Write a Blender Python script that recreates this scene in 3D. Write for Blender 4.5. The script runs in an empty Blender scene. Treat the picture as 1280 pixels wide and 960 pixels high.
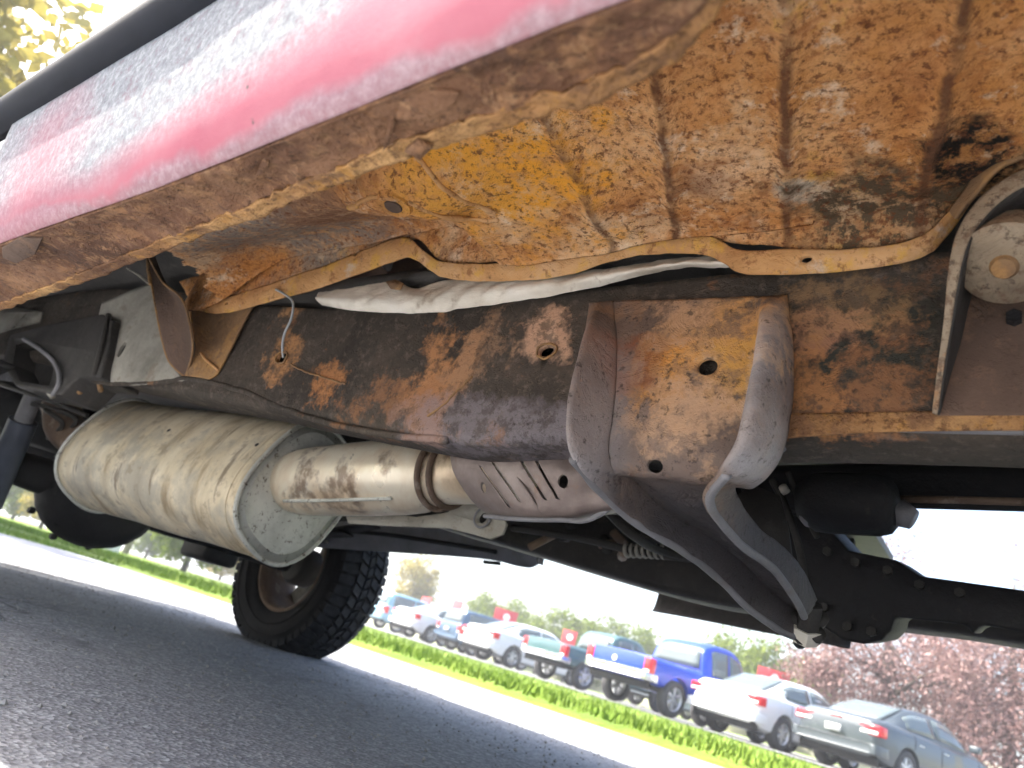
import bpy, bmesh, math, random
from mathutils import Vector, Matrix, noise
random.seed(7)
sc = bpy.context.scene
COL = sc.collection

# ------------------------------------------------------------------ camera
FPX, HY, SLOPE, CAMH = 900.0, 831.0, 0.297, 0.20
def _rowbasis():
    p1 = Vector((-640/FPX, -(HY-640*SLOPE-480)/FPX, -1)); p2 = Vector((640/FPX, -(HY+640*SLOPE-480)/FPX, -1))
    up = p2.cross(p1).normalized()
    if up.y < 0: up = -up
    f = Vector((0, 0, -1)); y = (f - up*f.dot(up)).normalized(); x = y.cross(up)
    return Matrix((x, y, up))
RW = _rowbasis()                                   # camera axes -> world
CAM = Vector((0, 0, CAMH))
cam_data = bpy.data.cameras.new('camera'); cam = bpy.data.objects.new('camera', cam_data); COL.objects.link(cam)
cam.matrix_world = Matrix.Translation(CAM) @ RW.to_4x4()
cam_data.sensor_width = 36; cam_data.lens = FPX/1280*36; cam_data.clip_start = .01; cam_data.clip_end = 3000
cam_data.dof.use_dof = True; cam_data.dof.focus_distance = .9; cam_data.dof.aperture_fstop = 6.3
sc.camera = cam

# truck axes: R rearward, L towards the far side, U up
RR = (RW @ Vector(((-560-640)/FPX, -(500-480)/FPX, -1))).normalized()
LL = RR.cross(Vector((0, 0, 1))).normalized()
UU = LL.cross(RR)
RH = Vector((RR.x, RR.y, 0)).normalized()          # level version of R for the ground around

# ------------------------------------------------------------------ sky, sun, exposure
SUN_TO = (RH*.75 - LL*.32 + Vector((0, 0, 1.0))).normalized()
SUN_EL = math.asin(SUN_TO.z); SUN_AZ = math.atan2(SUN_TO.x, SUN_TO.y)
world = bpy.data.worlds.new('World'); sc.world = world; world.use_nodes = True
wn = world.node_tree.nodes; wl = world.node_tree.links
sky = wn.new('ShaderNodeTexSky'); sky.sky_type = 'NISHITA'; sky.sun_disc = False
sky.sun_elevation = SUN_EL; sky.sun_rotation = SUN_AZ; sky.air_density = 1.0; sky.dust_density = 4.5
wl.new(sky.outputs[0], wn['Background'].inputs[0]); wn['Background'].inputs[1].default_value = 0.15
sl = bpy.data.lights.new('sun', 'SUN'); sl.energy = 4.6; sl.angle = math.radians(.6); sl.color = (1, .95, .87)
so = bpy.data.objects.new('sun', sl); COL.objects.link(so); so.rotation_euler = SUN_TO.to_track_quat('Z', 'Y').to_euler()
sc.view_settings.view_transform = 'Standard'; sc.view_settings.look = 'None'; sc.view_settings.gamma = 1
sc.view_settings.use_curve_mapping = False; sc.view_settings.exposure = 2.0
sc.render.engine = 'CYCLES'; sc.cycles.use_denoising = True
sc.cycles.max_bounces = 6; sc.cycles.diffuse_bounces = 4; sc.cycles.glossy_bounces = 3; sc.cycles.use_adaptive_sampling = True; sc.cycles.adaptive_threshold = .03
sc.cycles.sample_clamp_indirect = 6

# ------------------------------------------------------------------ placing helpers
def S(px, py, r=None, l=None, u=None):
    """truck coordinates (r, l, u) of the sight line through a spot of the photograph where it meets the plane r=, l= or u="""
    d = RW @ Vector(((px-640)/FPX, -(py-480)/FPX, -1))
    ax, v = ((RR, r) if r is not None else (LL, l) if l is not None else (UU, u))
    P = CAM + d*((v - CAM.dot(ax))/d.dot(ax))
    return (P.dot(RR), P.dot(LL), P.dot(UU))
def SP(seq, l=None, u=None):
    out = []
    for p in seq:
        out.append(S(p[0], p[1], l=(p[2] if len(p) > 2 else l), u=None if (len(p) > 2 or l is not None) else u))
    return out
def pxm(p):                                        # metres per photo pixel at a truck point
    P = RR*p[0]+LL*p[1]+UU*p[2]-CAM
    return -(RW.transposed() @ P).z/FPX
def loc(p): return (-p[0], p[1], p[2])

# ------------------------------------------------------------------ mesh helpers
def link(name, me, mat, parent=None, smooth=True):
    o = bpy.data.objects.new(name, me); COL.objects.link(o)
    if mat: me.materials.append(mat)
    if parent: o.parent = parent
    if smooth and len(me.polygons): me.polygons.foreach_set('use_smooth', [True]*len(me.polygons))
    return o
def bake(o):
    dg = bpy.context.evaluated_depsgraph_get()
    me = bpy.data.meshes.new_from_object(o.evaluated_get(dg))
    o.modifiers.clear(); o.data = me; return o
def raw(name, vs, fs, mat, parent=None, smooth=True, solid=0, bevel=0, sub=0, auto=None, off=0.0, fix=True):
    me = bpy.data.meshes.new(name); me.from_pydata([tuple(v) for v in vs], [], [tuple(f) for f in fs]); me.update()
    if fix:
        bm = bmesh.new(); bm.from_mesh(me); bmesh.ops.recalc_face_normals(bm, faces=bm.faces); bm.to_mesh(me); bm.free()
    o = link(name, me, mat, parent, smooth)
    if solid: m = o.modifiers.new('s', 'SOLIDIFY'); m.thickness = solid; m.offset = off
    if bevel: m = o.modifiers.new('b', 'BEVEL'); m.width = bevel; m.segments = 2; m.limit_method = 'ANGLE'; m.angle_limit = math.radians(40)
    if sub: m = o.modifiers.new('d', 'SUBSURF'); m.levels = sub; m.render_levels = sub
    if solid or bevel or sub: bake(o)
    if smooth and auto is not None: o.data.set_sharp_from_angle(angle=math.radians(auto))
    return o
def T(name, vs, fs, mat, parent, **k): return raw(name, [loc(v) for v in vs], fs, mat, truck if name == 'tool' else parent, **k)
def cr(pts, n):
    """n points along a Catmull-Rom curve through pts"""
    P = [Vector(p) for p in pts]; m = len(P)-1; out = []
    if m == 0: return [P[0].copy() for _ in range(n)]
    for i in range(n):
        t = i/(n-1)*m; k = min(int(t), m-1); f = t-k
        a = P[max(k-1, 0)]; b = P[k]; c = P[k+1]; d = P[min(k+2, m)]
        out.append(.5*((2*b)+(c-a)*f+(2*a-5*b+4*c-d)*f*f+(3*b-a-3*c+d)*f**3))
    return out
def lin(pts, n):
    P = [Vector(p) for p in pts]; m = len(P)-1; out = []
    for i in range(n):
        t = i/(n-1)*m; k = min(int(t), m-1); out.append(P[k].lerp(P[k+1], t-k))
    return out
def grid(curves, nu, nv, fu=cr, fv=cr):
    rows = [fu(c, nu) for c in curves]; cols = [fv([r[i] for r in rows], nv) for i in range(nu)]
    vs = [cols[i][j] for i in range(nu) for j in range(nv)]
    fs = [(i*nv+j, i*nv+j+1, (i+1)*nv+j+1, (i+1)*nv+j) for i in range(nu-1) for j in range(nv-1)]
    return vs, fs
def shake(vs, amp, scale, seed=0):
    out = []
    for v in vs:
        v = Vector(v); q = v*scale+Vector((seed*3.1, seed*1.7, seed*.9))
        out.append(v+noise.noise_vector(q)*amp+noise.noise_vector(q*2.7)*amp*.4)
    return out
def tube(pts, rad, n=20, caps=True, step=None, curve=cr, squash=None):
    if step: 
        pts2 = curve(pts, step); rr = [v.x for v in lin([(a, 0, 0) for a in rad], step)] if isinstance(rad, (list, tuple)) else [rad]*step
    else:
        pts2 = [Vector(p) for p in pts]; rr = list(rad) if isinstance(rad, (list, tuple)) else [rad]*len(pts2)
    vs, fs = [], []; ref = None
    for i, p in enumerate(pts2):
        t = (pts2[min(i+1, len(pts2)-1)]-pts2[max(i-1, 0)]).normalized()
        if ref is None: ref = Vector((0, 0, 1)) if abs(t.z) < .9 else Vector((1, 0, 0))
        a = (ref - t*ref.dot(t)).normalized(); b = t.cross(a); ref = a
        for k in range(n):
            w = 2*math.pi*k/n; vs.append(p+a*math.cos(w)*rr[i]*(squash or 1)+b*math.sin(w)*rr[i])
    for i in range(len(pts2)-1):
        for k in range(n): fs.append((i*n+k, i*n+(k+1) % n, (i+1)*n+(k+1) % n, (i+1)*n+k))
    if caps: fs.append(tuple(range(n))); fs.append(tuple((len(pts2)-1)*n+k for k in range(n)))
    return vs, fs
def rings(loops, caps=True):
    n = len(loops[0]); vs = [v for L in loops for v in L]; fs = []
    for i in range(len(loops)-1):
        for k in range(n): fs.append((i*n+k, i*n+(k+1) % n, (i+1)*n+(k+1) % n, (i+1)*n+k))
    if caps: fs.append(tuple(range(n))); fs.append(tuple((len(loops)-1)*n+k for k in range(n)))
    return vs, fs
def boxv(a, b):
    (x0, y0, z0), (x1, y1, z1) = a, b
    vs = [(x, y, z) for x in (x0, x1) for y in (y0, y1) for z in (z0, z1)]
    return vs, [(0, 1, 3, 2), (4, 6, 7, 5), (0, 4, 5, 1), (2, 3, 7, 6), (0, 2, 6, 4), (1, 5, 7, 3)]
def join(parts):
    V, F = [], []
    for vs, fs in parts:
        o = len(V); V += list(vs); F += [tuple(i+o for i in f) for f in fs]
    return V, F
def slab(outline, direction):
    """closed plate: outline loop and its copy moved by direction (truck coordinates)"""
    d = Vector(direction); a = [Vector(p) for p in outline]; b = [p+d for p in a]
    return rings([a, b])
def cut(o, tools):
    for t in tools:
        m = o.modifiers.new('c', 'BOOLEAN'); m.operation = 'DIFFERENCE'; m.object = t; m.solver = 'EXACT'
    n0 = len(o.data.polygons); bake(o)
    if len(o.data.polygons) == n0: print('CUT FAILED', o.name)
    for t in tools: bpy.data.objects.remove(t, do_unlink=True)
    return o
def drill(p, d, r, n=14, sx=1.0, deep=.03):
    """cutting tool: round bar through truck point p along d"""
    d = Vector(d)*deep; v, f = tube([Vector(p)-d, Vector(p)+d], r, n, squash=sx)
    return T('tool', v, f, None, None, smooth=False)
def hit(o, px, py):
    """truck coordinates and normal where the sight line through a photo spot meets part o"""
    inv = Matrix((-RR, LL, UU)).to_4x4(); a = inv @ CAM; d = (inv.to_3x3() @ (RW @ Vector(((px-640)/FPX, -(py-480)/FPX, -1)))).normalized()
    ok, q, n, _ = o.ray_cast(a, d)
    return (Vector((-q.x, q.y, q.z)), Vector((-n.x, n.y, n.z))) if ok else (None, None)
def empty(name, parent=None, loc_=(0, 0, 0), rz=0):
    o = bpy.data.objects.new(name, None); COL.objects.link(o); o.location = loc_; o.rotation_euler = (0, 0, rz); o.empty_display_size = .1
    if parent: o.parent = parent
    return o
def tag(o, label=None, cat=None, group=None, kind=None):
    if label: o['label'] = label
    if cat: o['category'] = cat
    if group: o['group'] = group
    if kind: o['kind'] = kind
    return o

# ------------------------------------------------------------------ materials
class NB:
    def __init__(s, name):
        s.m = bpy.data.materials.new(name); s.m.use_nodes = True; s.t = s.m.node_tree; s.n = s.t.nodes; s.l = s.t.links
        s.cache = {}; s.b = s.n['Principled BSDF']; s.co = s.n.new('ShaderNodeTexCoord').outputs['Object']
    def set(s, node, i, v):
        if isinstance(v, bpy.types.NodeSocket): s.l.new(v, node.inputs[i])
        else: node.inputs[i].default_value = v
    def noise(s, scale, detail=6, rough=.6, vec=None, dist=0.0):
        key = (scale, min(detail, 5), rough, dist)
        if vec is None and key in s.cache: return s.cache[key]
        n = s.n.new('ShaderNodeTexNoise'); n.inputs['Scale'].default_value = scale; n.inputs['Detail'].default_value = min(detail, 5)
        n.inputs['Roughness'].default_value = rough; n.inputs['Distortion'].default_value = dist; s.l.new(vec or s.co, n.inputs['Vector'])
        if vec is None: s.cache[key] = n.outputs['Fac']
        return n.outputs['Fac']
    def voro(s, scale, vec=None, feat='F1', out='Distance'):
        n = s.n.new('ShaderNodeTexVoronoi'); n.feature = feat; n.inputs['Scale'].default_value = scale; s.l.new(vec or s.co, n.inputs['Vector']); return n.outputs[out]
    def scale(s, v):
        n = s.n.new('ShaderNodeMapping'); n.inputs['Scale'].default_value = v; s.l.new(s.co, n.inputs['Vector']); return n.outputs[0]
    def rot(s, rot, v):
        n = s.n.new('ShaderNodeMapping'); n.inputs['Rotation'].default_value = rot; n.inputs['Scale'].default_value = v; s.l.new(s.co, n.inputs['Vector']); return n.outputs[0]
    def ramp(s, fac, stops):
        n = s.n.new('ShaderNodeValToRGB'); e = n.color_ramp.elements
        while len(e) < len(stops): e.new(.5)
        for i, (p, c) in enumerate(stops): e[i].position = p; e[i].color = (*c, 1) if len(c) == 3 else c
        s.l.new(fac, n.inputs[0]); return n.outputs[0]
    def mr(s, v, a, b, c=0.0, d=1.0):
        n = s.n.new('ShaderNodeMapRange'); n.clamp = True; s.set(n, 0, v)
        for i, q in enumerate((a, b, c, d)): n.inputs[i+1].default_value = q
        return n.outputs[0]
    def math(s, op, a, b=None):
        n = s.n.new('ShaderNodeMath'); n.operation = op; s.set(n, 0, a)
        if b is not None: s.set(n, 1, b)
        return n.outputs[0]
    def mix(s, f, a, b):
        n = s.n.new('ShaderNodeMix'); n.data_type = 'RGBA'; s.set(n, 0, f)
        s.set(n, 6, (*a, 1) if isinstance(a, tuple) else a); s.set(n, 7, (*b, 1) if isinstance(b, tuple) else b); return n.outputs[2]
    def sph(s, p, rad, wob=.5, nscale=9, soft=.25, sc=(1, 1, 1)):
        """mask of a stain or painted shade round truck point p with a ragged rim"""
        n = s.n.new('ShaderNodeVectorMath'); n.operation = 'SUBTRACT'; s.l.new(s.co, n.inputs[0]); n.inputs[1].default_value = loc(p)
        k = s.n.new('ShaderNodeVectorMath'); k.operation = 'MULTIPLY'; s.l.new(n.outputs[0], k.inputs[0]); k.inputs[1].default_value = sc
        q = s.n.new('ShaderNodeVectorMath'); q.operation = 'LENGTH'; s.l.new(k.outputs[0], q.inputs[0])
        d = s.math('ADD', s.math('DIVIDE', q.outputs['Value'], rad), s.mr(s.noise(9 if nscale < 12 else 18, 8, .7), .3, .7, -wob, wob))
        return s.mr(d, 1-soft, 1+soft, 1.0, 0.0)
    def sep(s):
        n = s.n.new('ShaderNodeSeparateXYZ'); s.l.new(s.co, n.inputs[0]); return n.outputs
    def bump(s, h, strength=.4, dist=.004, prev=None):
        n = s.n.new('ShaderNodeBump'); n.inputs['Strength'].default_value = strength; n.inputs['Distance'].default_value = dist
        s.l.new(h, n.inputs['Height'])
        if prev: s.l.new(prev, n.inputs['Normal'])
        return n.outputs[0]
    def done(s, col, rough=.8, metal=0.0, normal=None, spec=None, coat=0):
        s.set(s.b, 'Base Color', (*col, 1) if isinstance(col, tuple) else col); s.set(s.b, 'Roughness', rough); s.set(s.b, 'Metallic', metal)
        if normal: s.l.new(normal, s.b.inputs['Normal'])
        if spec is not None: s.b.inputs['Specular IOR Level'].default_value = spec
        if coat: s.b.inputs['Coat Weight'].default_value = coat; s.b.inputs['Coat Roughness'].default_value = .06
        return s.m
def plain(name, col, rough=.6, metal=0.0, spec=None, coat=0, var=.12, nscale=30, bump=0):
    b = NB(name); c = b.ramp(b.noise(nscale, 4), [(.3, tuple(x*(1-var) for x in col)), (.7, tuple(min(1, x*(1+var)) for x in col))])
    return b.done(c, rough, metal, b.bump(b.noise(nscale*4, 4), bump, .002) if bump else None, spec, coat)

DARK = (.05, .042, .036); BROWN = (.17, .085, .045); ORANGE = (.52, .23, .055); TAN = (.50, .33, .19); YEL = (.62, .34, .085)
def rusty(name, base, layers, bumps=((38, .5, .006), (150, .35, .002)), rough=.82, pits=None, flake=True, spots=(), rib_shade=()):
    """base: ramp stops over noise; layers: (scale, lo, hi, colour, amount); spots: (point, radius, colour, amount)"""
    b = NB(name); c = b.ramp(b.noise(5.5, 9, .68, dist=.3), base); grain = None
    for (scale, lo, hi, colr, amt) in layers:
        c = b.mix(b.math('MULTIPLY', b.mr(b.noise(scale, 8, .72), lo, hi), amt), c, colr)
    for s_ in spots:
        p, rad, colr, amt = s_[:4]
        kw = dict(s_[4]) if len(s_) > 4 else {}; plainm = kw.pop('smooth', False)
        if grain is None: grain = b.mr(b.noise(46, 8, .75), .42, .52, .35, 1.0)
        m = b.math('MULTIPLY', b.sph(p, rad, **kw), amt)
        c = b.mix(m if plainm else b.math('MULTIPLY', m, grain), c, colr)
    for r0, sl_, w in rib_shade:                      # rib shading painted as dark rust-brown lines so the pressing reads
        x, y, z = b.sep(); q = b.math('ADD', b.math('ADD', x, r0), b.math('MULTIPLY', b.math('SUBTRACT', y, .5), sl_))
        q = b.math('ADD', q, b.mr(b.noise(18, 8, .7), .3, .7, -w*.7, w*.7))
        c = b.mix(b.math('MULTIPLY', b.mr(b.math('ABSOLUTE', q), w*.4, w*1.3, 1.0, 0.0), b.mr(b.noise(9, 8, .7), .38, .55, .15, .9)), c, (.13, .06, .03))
    if pits:
        c = b.mix(b.math('MULTIPLY', b.mr(b.noise(pits[0], 6, .75), pits[1], pits[1]+.07), pits[3]), c, pits[2])
    nrm = None
    for sc_, st, di in bumps: nrm = b.bump(b.noise(sc_, 8, .7), st, di, nrm)
    if flake: nrm = b.bump(b.mr(b.noise(16, 9, .75, dist=.6), .47, .53), .35, .003, nrm)
    return b.done(c, rough, 0, nrm, .25)

# ------------------------------------------------------------------ truck materials
RAILP = S(880, 430, l=.70); RAILQ = S(545, 480, l=.70); RAILR = S(690, 420, l=.70); RAILS = S(350, 450, l=.70)
M = {}
M['rail'] = rusty('rust_brown_rail', [(.3, (.036, .030, .025)), (.52, (.066, .054, .043)), (.72, (.105, .082, .062))],
    [(60, .52, .68, (.20, .16, .125), .55), (11, .63, .71, (.34, .16, .07), .6)], pits=(90, .58, (.03, .024, .02), .6),
    spots=[(S(1100, 430, l=.70), .075, (.035, .042, .034), .85, dict(wob=.7)), (RAILQ, .055, (.5, .24, .10), .85, dict(sc=(1, 1, .55), wob=.9, nscale=14)), (S(500, 505, l=.70), .06, (.36, .17, .075), .6, dict(wob=1.1, nscale=16, sc=(.6, 1, 1.6))),
           (RAILR, .042, (.55, .34, .22), .95, dict(wob=.7, nscale=20)), (RAILS, .04, (.48, .24, .10), .9, dict(wob=.9, nscale=18)), (S(405, 478, l=.70), .035, (.5, .22, .08), .8, dict(wob=1.1, nscale=22)),
           (S(600, 440, l=.70), .05, (.36, .22, .13), .6, dict(wob=1.1, nscale=18)), (S(365, 385, l=.70), .025, (.55, .3, .14), .9, dict(wob=.8, nscale=25)),
           (S(1035, 410, l=.70), .03, (.5, .25, .14), .7, dict(wob=1.0, nscale=20)), (S(1090, 480, l=.70), .05, (.42, .19, .08), .55, dict(wob=1.0, nscale=16)), (S(1010, 500, l=.70), .045, (.48, .22, .08), .65, dict(wob=1.0, nscale=20)),
           (S(1060, 370, l=.70), .045, (.44, .26, .12), .45, dict(wob=1.1, nscale=22)), (S(640, 535, l=.70), .09, (.26, .23, .25), .6, dict(wob=.6, sc=(.5, 1, 2)))])
M['cross'] = rusty('rust_scaled_crossmember', [(.3, (.10, .075, .06)), (.5, (.18, .13, .105)), (.7, (.28, .21, .17))],
    [(24, .52, .62, (.34, .19, .10), .45)], pits=(70, .57, (.035, .028, .024), .7), rough=.6,
    spots=[(S(890, 420, l=.67), .085, (.60, .33, .13), 1, dict(wob=.7, nscale=14)), (S(820, 460, l=.67), .05, (.62, .29, .07), 1, dict(wob=.8, nscale=14)), (S(930, 450, l=.67), .05, (.62, .34, .09), 1, dict(wob=.9, nscale=16)),
           (S(860, 510, l=.67), .06, (.52, .33, .2), .9, dict(wob=.9, nscale=18)), (S(775, 450, l=.67), .045, (.26, .10, .045), .9, dict(wob=.7)), (S(850, 375, l=.67), .05, (.5, .32, .2), .8, dict(wob=.8, nscale=15)),
           (S(720, 560, l=.66), .05, (.40, .37, .37), .85, dict(wob=.25, sc=(1.2, 1, .4), smooth=True, soft=.5)), (S(905, 705, l=.92), .20, (.075, .072, .078), .9, dict(wob=.2, smooth=True, soft=.35)), (S(950, 500, l=.66), .05, (.50, .50, .52), .9, dict(wob=.25, sc=(2.4, 1, .5), smooth=True, soft=.5))])  # the large dark spot paints the shade in the lower web
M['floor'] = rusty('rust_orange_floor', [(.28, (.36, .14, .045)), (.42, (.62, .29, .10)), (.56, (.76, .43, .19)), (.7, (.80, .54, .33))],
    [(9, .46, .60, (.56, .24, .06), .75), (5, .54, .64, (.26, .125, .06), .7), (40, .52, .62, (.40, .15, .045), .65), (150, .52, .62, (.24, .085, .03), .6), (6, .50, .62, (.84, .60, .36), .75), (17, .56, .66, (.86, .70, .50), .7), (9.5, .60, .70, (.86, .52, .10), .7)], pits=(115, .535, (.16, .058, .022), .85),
    rib_shade=((.42, .165, .006), (.307, .34, .006), (.187, .26, .006), (.06, .25, .006)), bumps=((26, .7, .008), (90, .6, .004), (240, .3, .0015)),
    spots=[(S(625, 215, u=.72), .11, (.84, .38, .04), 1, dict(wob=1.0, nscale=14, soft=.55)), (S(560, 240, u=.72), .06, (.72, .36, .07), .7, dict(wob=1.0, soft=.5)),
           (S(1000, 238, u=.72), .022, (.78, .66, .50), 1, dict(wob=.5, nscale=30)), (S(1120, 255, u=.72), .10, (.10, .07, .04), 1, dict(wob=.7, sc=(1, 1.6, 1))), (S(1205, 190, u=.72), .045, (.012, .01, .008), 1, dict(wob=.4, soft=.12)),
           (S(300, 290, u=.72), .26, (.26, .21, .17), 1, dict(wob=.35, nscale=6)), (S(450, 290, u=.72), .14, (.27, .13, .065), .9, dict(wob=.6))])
M['sill'] = rusty('rust_flaking_dark_sill', [(.3, (.085, .042, .026)), (.5, (.17, .085, .048)), (.7, (.30, .165, .09))],
    [(30, .52, .62, (.36, .19, .09), .6), (12, .56, .66, (.09, .05, .035), .8), (70, .54, .64, (.42, .25, .13), .5)], pits=(95, .56, (.05, .026, .018), .7), bumps=((22, .8, .010), (70, .6, .005), (200, .4, .0015)))
M['lip2'] = rusty('rust_golden_brown_edge', [(.3, (.17, .085, .045)), (.5, (.38, .20, .08)), (.7, (.58, .35, .15))],
    [(18, .5, .6, (.19, .10, .055), .8), (40, .55, .64, (.52, .26, .06), .7), (90, .54, .62, (.14, .065, .03), .7)], pits=(95, .56, (.07, .035, .02), .7), bumps=((22, .8, .010), (70, .6, .005), (200, .4, .0015)))
M['lip'] = rusty('rust_golden_lip', [(.3, (.40, .19, .07)), (.5, (.64, .36, .15)), (.7, (.74, .50, .29))],
    [(22, .52, .62, (.70, .40, .07), .7), (40, .57, .64, (.30, .13, .05), .8), (13, .6, .68, (.62, .54, .46), .6)], pits=(75, .60, (.12, .06, .03), .7))
M['gus'] = rusty('rust_amber_gusset', [(.3, (.15, .09, .055)), (.5, (.30, .18, .09)), (.7, (.42, .26, .12))],
    [(18, .5, .62, (.5, .27, .09), .6)], pits=(60, .6, (.08, .05, .03), .6))
M['leaf'] = rusty('rust_chocolate_bracket', [(.3, (.09, .06, .045)), (.6, (.14, .09, .065)), (.75, (.2, .13, .09))], [(30, .56, .66, (.26, .15, .09), .4)])
M['mud'] = rusty('dusty_grey_steel', [(.3, (.20, .19, .16)), (.5, (.34, .32, .27)), (.7, (.44, .42, .36))], [(20, .58, .66, (.2, .16, .12), .6)], pits=(60, .62, (.09, .075, .06), .6), flake=False)
M['black'] = rusty('oily_black_steel', [(.3, (.012, .012, .013)), (.6, (.022, .021, .022)), (.8, (.04, .038, .036))], [(24, .62, .7, (.08, .07, .06), .4)], rough=.62, flake=False)
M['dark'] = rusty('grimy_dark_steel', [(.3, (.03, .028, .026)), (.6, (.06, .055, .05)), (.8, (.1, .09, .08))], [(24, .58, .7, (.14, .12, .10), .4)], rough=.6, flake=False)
M['grey'] = rusty('dull_grey_steel', [(.3, (.15, .145, .15)), (.6, (.24, .235, .245)), (.8, (.34, .33, .34))], [(24, .56, .7, (.2, .16, .13), .4)], rough=.5, flake=False)

def muffler_mat():
    b = NB('stained_aluminised_steel'); st = b.noise(4, 5, .6, b.scale((4, 1.2, 1.2)))
    c = b.ramp(st, [(.30, (.40, .30, .18)), (.45, (.72, .61, .42)), (.62, (.84, .74, .55)), (.8, (.76, .62, .40))])
    c = b.mix(b.math('MULTIPLY', b.mr(b.noise(6, 6, .65), .48, .6), .65), c, (.42, .39, .32))
    c = b.mix(b.math('MULTIPLY', b.mr(b.noise(28, 6, .7), .56, .64), .5), c, (.34, .26, .17))
    c = b.mix(b.math('MULTIPLY', b.mr(b.noise(7, 8, .7, b.rot((0, .25, 0), (5, .8, .8))), .58, .68), .75), c, (.20, .14, .09))
    c = b.mix(b.math('MULTIPLY', b.mr(b.noise(130, 5, .7), .66, .70), .8), c, (.10, .07, .05))
    nr = b.bump(b.noise(22, 6, .6), .25, .004); nr = b.bump(b.noise(160, 5, .7), .2, .001, nr)
    return b.done(c, b.mr(b.noise(9, 6), .3, .7, .45, .7), .15, nr, .4)
M['muf'] = muffler_mat()
def plate_mat():
    b = NB('pitted_zinc_plate'); c = b.ramp(b.noise(12, 7, .65), [(.3, (.42, .42, .37)), (.55, (.60, .60, .54)), (.75, (.68, .67, .60))])
    c = b.mix(b.math('MULTIPLY', b.mr(b.noise(70, 5, .8), .57, .63), .9), c, (.12, .09, .06))
    return b.done(c, .6, .25, b.bump(b.noise(60, 7, .7), .5, .003), .4)
M['plate'] = plate_mat()
def pipe_mat():
    b = NB('heat_tinted_steel_pipe'); c = b.ramp(b.noise(6, 5, .6, dist=.4), [(.3, (.30, .19, .11)), (.45, (.70, .56, .39)), (.6, (.86, .78, .62)), (.8, (.76, .60, .40))])
    c = b.mix(b.math('MULTIPLY', b.mr(b.noise(11, 7, .65), .54, .64), .8), c, (.18, .11, .07))
    nr = b.bump(b.noise(30, 6, .6), .2, .003)
    return b.done(c, b.mr(b.noise(14, 6), .3, .7, .25, .5), .35, nr)
M['pipe'] = pipe_mat()
def foil_mat():
    b = NB('crumpled_aluminium_foil'); c = b.ramp(b.noise(14, 6, .6), [(.3, (.58, .52, .42)), (.55, (.82, .77, .66)), (.8, (.88, .85, .77))])
    c = b.mix(b.math('MULTIPLY', b.mr(b.noise(18, 7, .7), .60, .68), .6), c, (.36, .27, .18))
    nr = b.bump(b.noise(45, 5, .6, b.scale((.5, 1, 1.6))), .5, .006)
    return b.done(c, b.mr(b.noise(20, 5), .3, .7, .4, .6), .12, nr)
M['foil'] = foil_mat()
def shield_mat():
    b = NB('brown_tinted_heat_shield'); c = b.ramp(b.noise(9, 7, .65), [(.3, (.11, .082, .072)), (.5, (.21, .165, .148)), (.72, (.33, .275, .25))])
    c = b.mix(b.math('MULTIPLY', b.mr(b.noise(30, 7, .7), .57, .66), .6), c, (.20, .12, .08))
    return b.done(c, .5, .4, b.bump(b.noise(60, 7, .65), .35, .003))
M['shield'] = shield_mat()
def paint_mat():
    b = NB('faded_red_paint_under_dust'); x, y, z = b.sep()
    red = b.ramp(b.noise(7, 6, .6), [(.3, (.38, .11, .145)), (.6, (.44, .16, .19)), (.8, (.48, .25, .27))])
    dust = b.ramp(b.noise(120, 8, .8), [(.32, (.17, .176, .188)), (.5, (.27, .275, .285)), (.68, (.44, .44, .44))])
    # the spray bar of dust lies higher up the panel towards the front, and thins again at the rear corner
    hgt = b.math('ADD', z, b.mr(b.noise(3.2, 6, .6), .3, .7, -.022, .022))
    band = b.mr(b.math('SUBTRACT', hgt, b.math('ADD', b.mr(x, -.95, -.35, .498, .545), b.mr(x, -.38, -.16, 0.0, .12))), -.008, .035)
    low = b.mr(hgt, .503, .512, .55, 0.0)
    thin = b.sph((.90, .18, .57), .10, .45, 8, .6, (1, 1, 1.2))
    m = b.math('MULTIPLY', b.math('MAXIMUM', band, low), b.math('SUBTRACT', 1.0, b.math('MULTIPLY', thin, .4)))
    m = b.math('MULTIPLY', m, b.mr(b.noise(60, 8, .8), .30, .46, .72, 1))
    c = b.mix(m, red, dust)
    c = b.mix(b.mr(b.noise(42, 3, .5), .74, .76), c, (.12, .10, .10))
    nr = b.bump(b.noise(260, 6, .8), .35, .0015)
    return b.done(c, b.mr(m, 0, 1, .8, .95), 0, nr, .03)
M['paint'] = paint_mat()
M['trim'] = plain('black_plastic_trim', (.012, .014, .02), .75, spec=.12)
M['glass'] = NB('tinted_car_glass').done((.03, .045, .05), .05, 0, None, .6)
def rubber():
    b = NB('worn_tyre_rubber'); c = b.ramp(b.noise(24, 6, .65), [(.3, (.008, .008, .009)), (.6, (.014, .014, .016)), (.8, (.03, .029, .028))])
    return b.done(c, .75, 0, b.bump(b.noise(90, 6, .7), .3, .002), .2)
M['rubber'] = rubber()
M['tread'] = plain('dusty_tread_rubber', (.022, .023, .026), .85, spec=.2, var=.45, nscale=40, bump=.4)
M['rim'] = rusty('rusty_steel_rim', [(.3, (.09, .06, .045)), (.55, (.18, .12, .08)), (.75, (.28, .19, .12))], [(20, .55, .65, (.4, .35, .3), .4)], rough=.6)
M['bush'] = rusty('weathered_rust_stained_mount', [(.3, (.17, .13, .09)), (.5, (.32, .25, .17)), (.7, (.46, .38, .28))], [(20, .52, .62, (.42, .21, .09), .7), (60, .53, .62, (.14, .08, .05), .7)], pits=(90, .56, (.06, .04, .03), .7))
M['wire'] = plain('pale_blue_grey_wire', (.42, .46, .48), .5)
M['blue'] = plain('slate_blue_shock_paint', (.07, .08, .105), .5)

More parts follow.
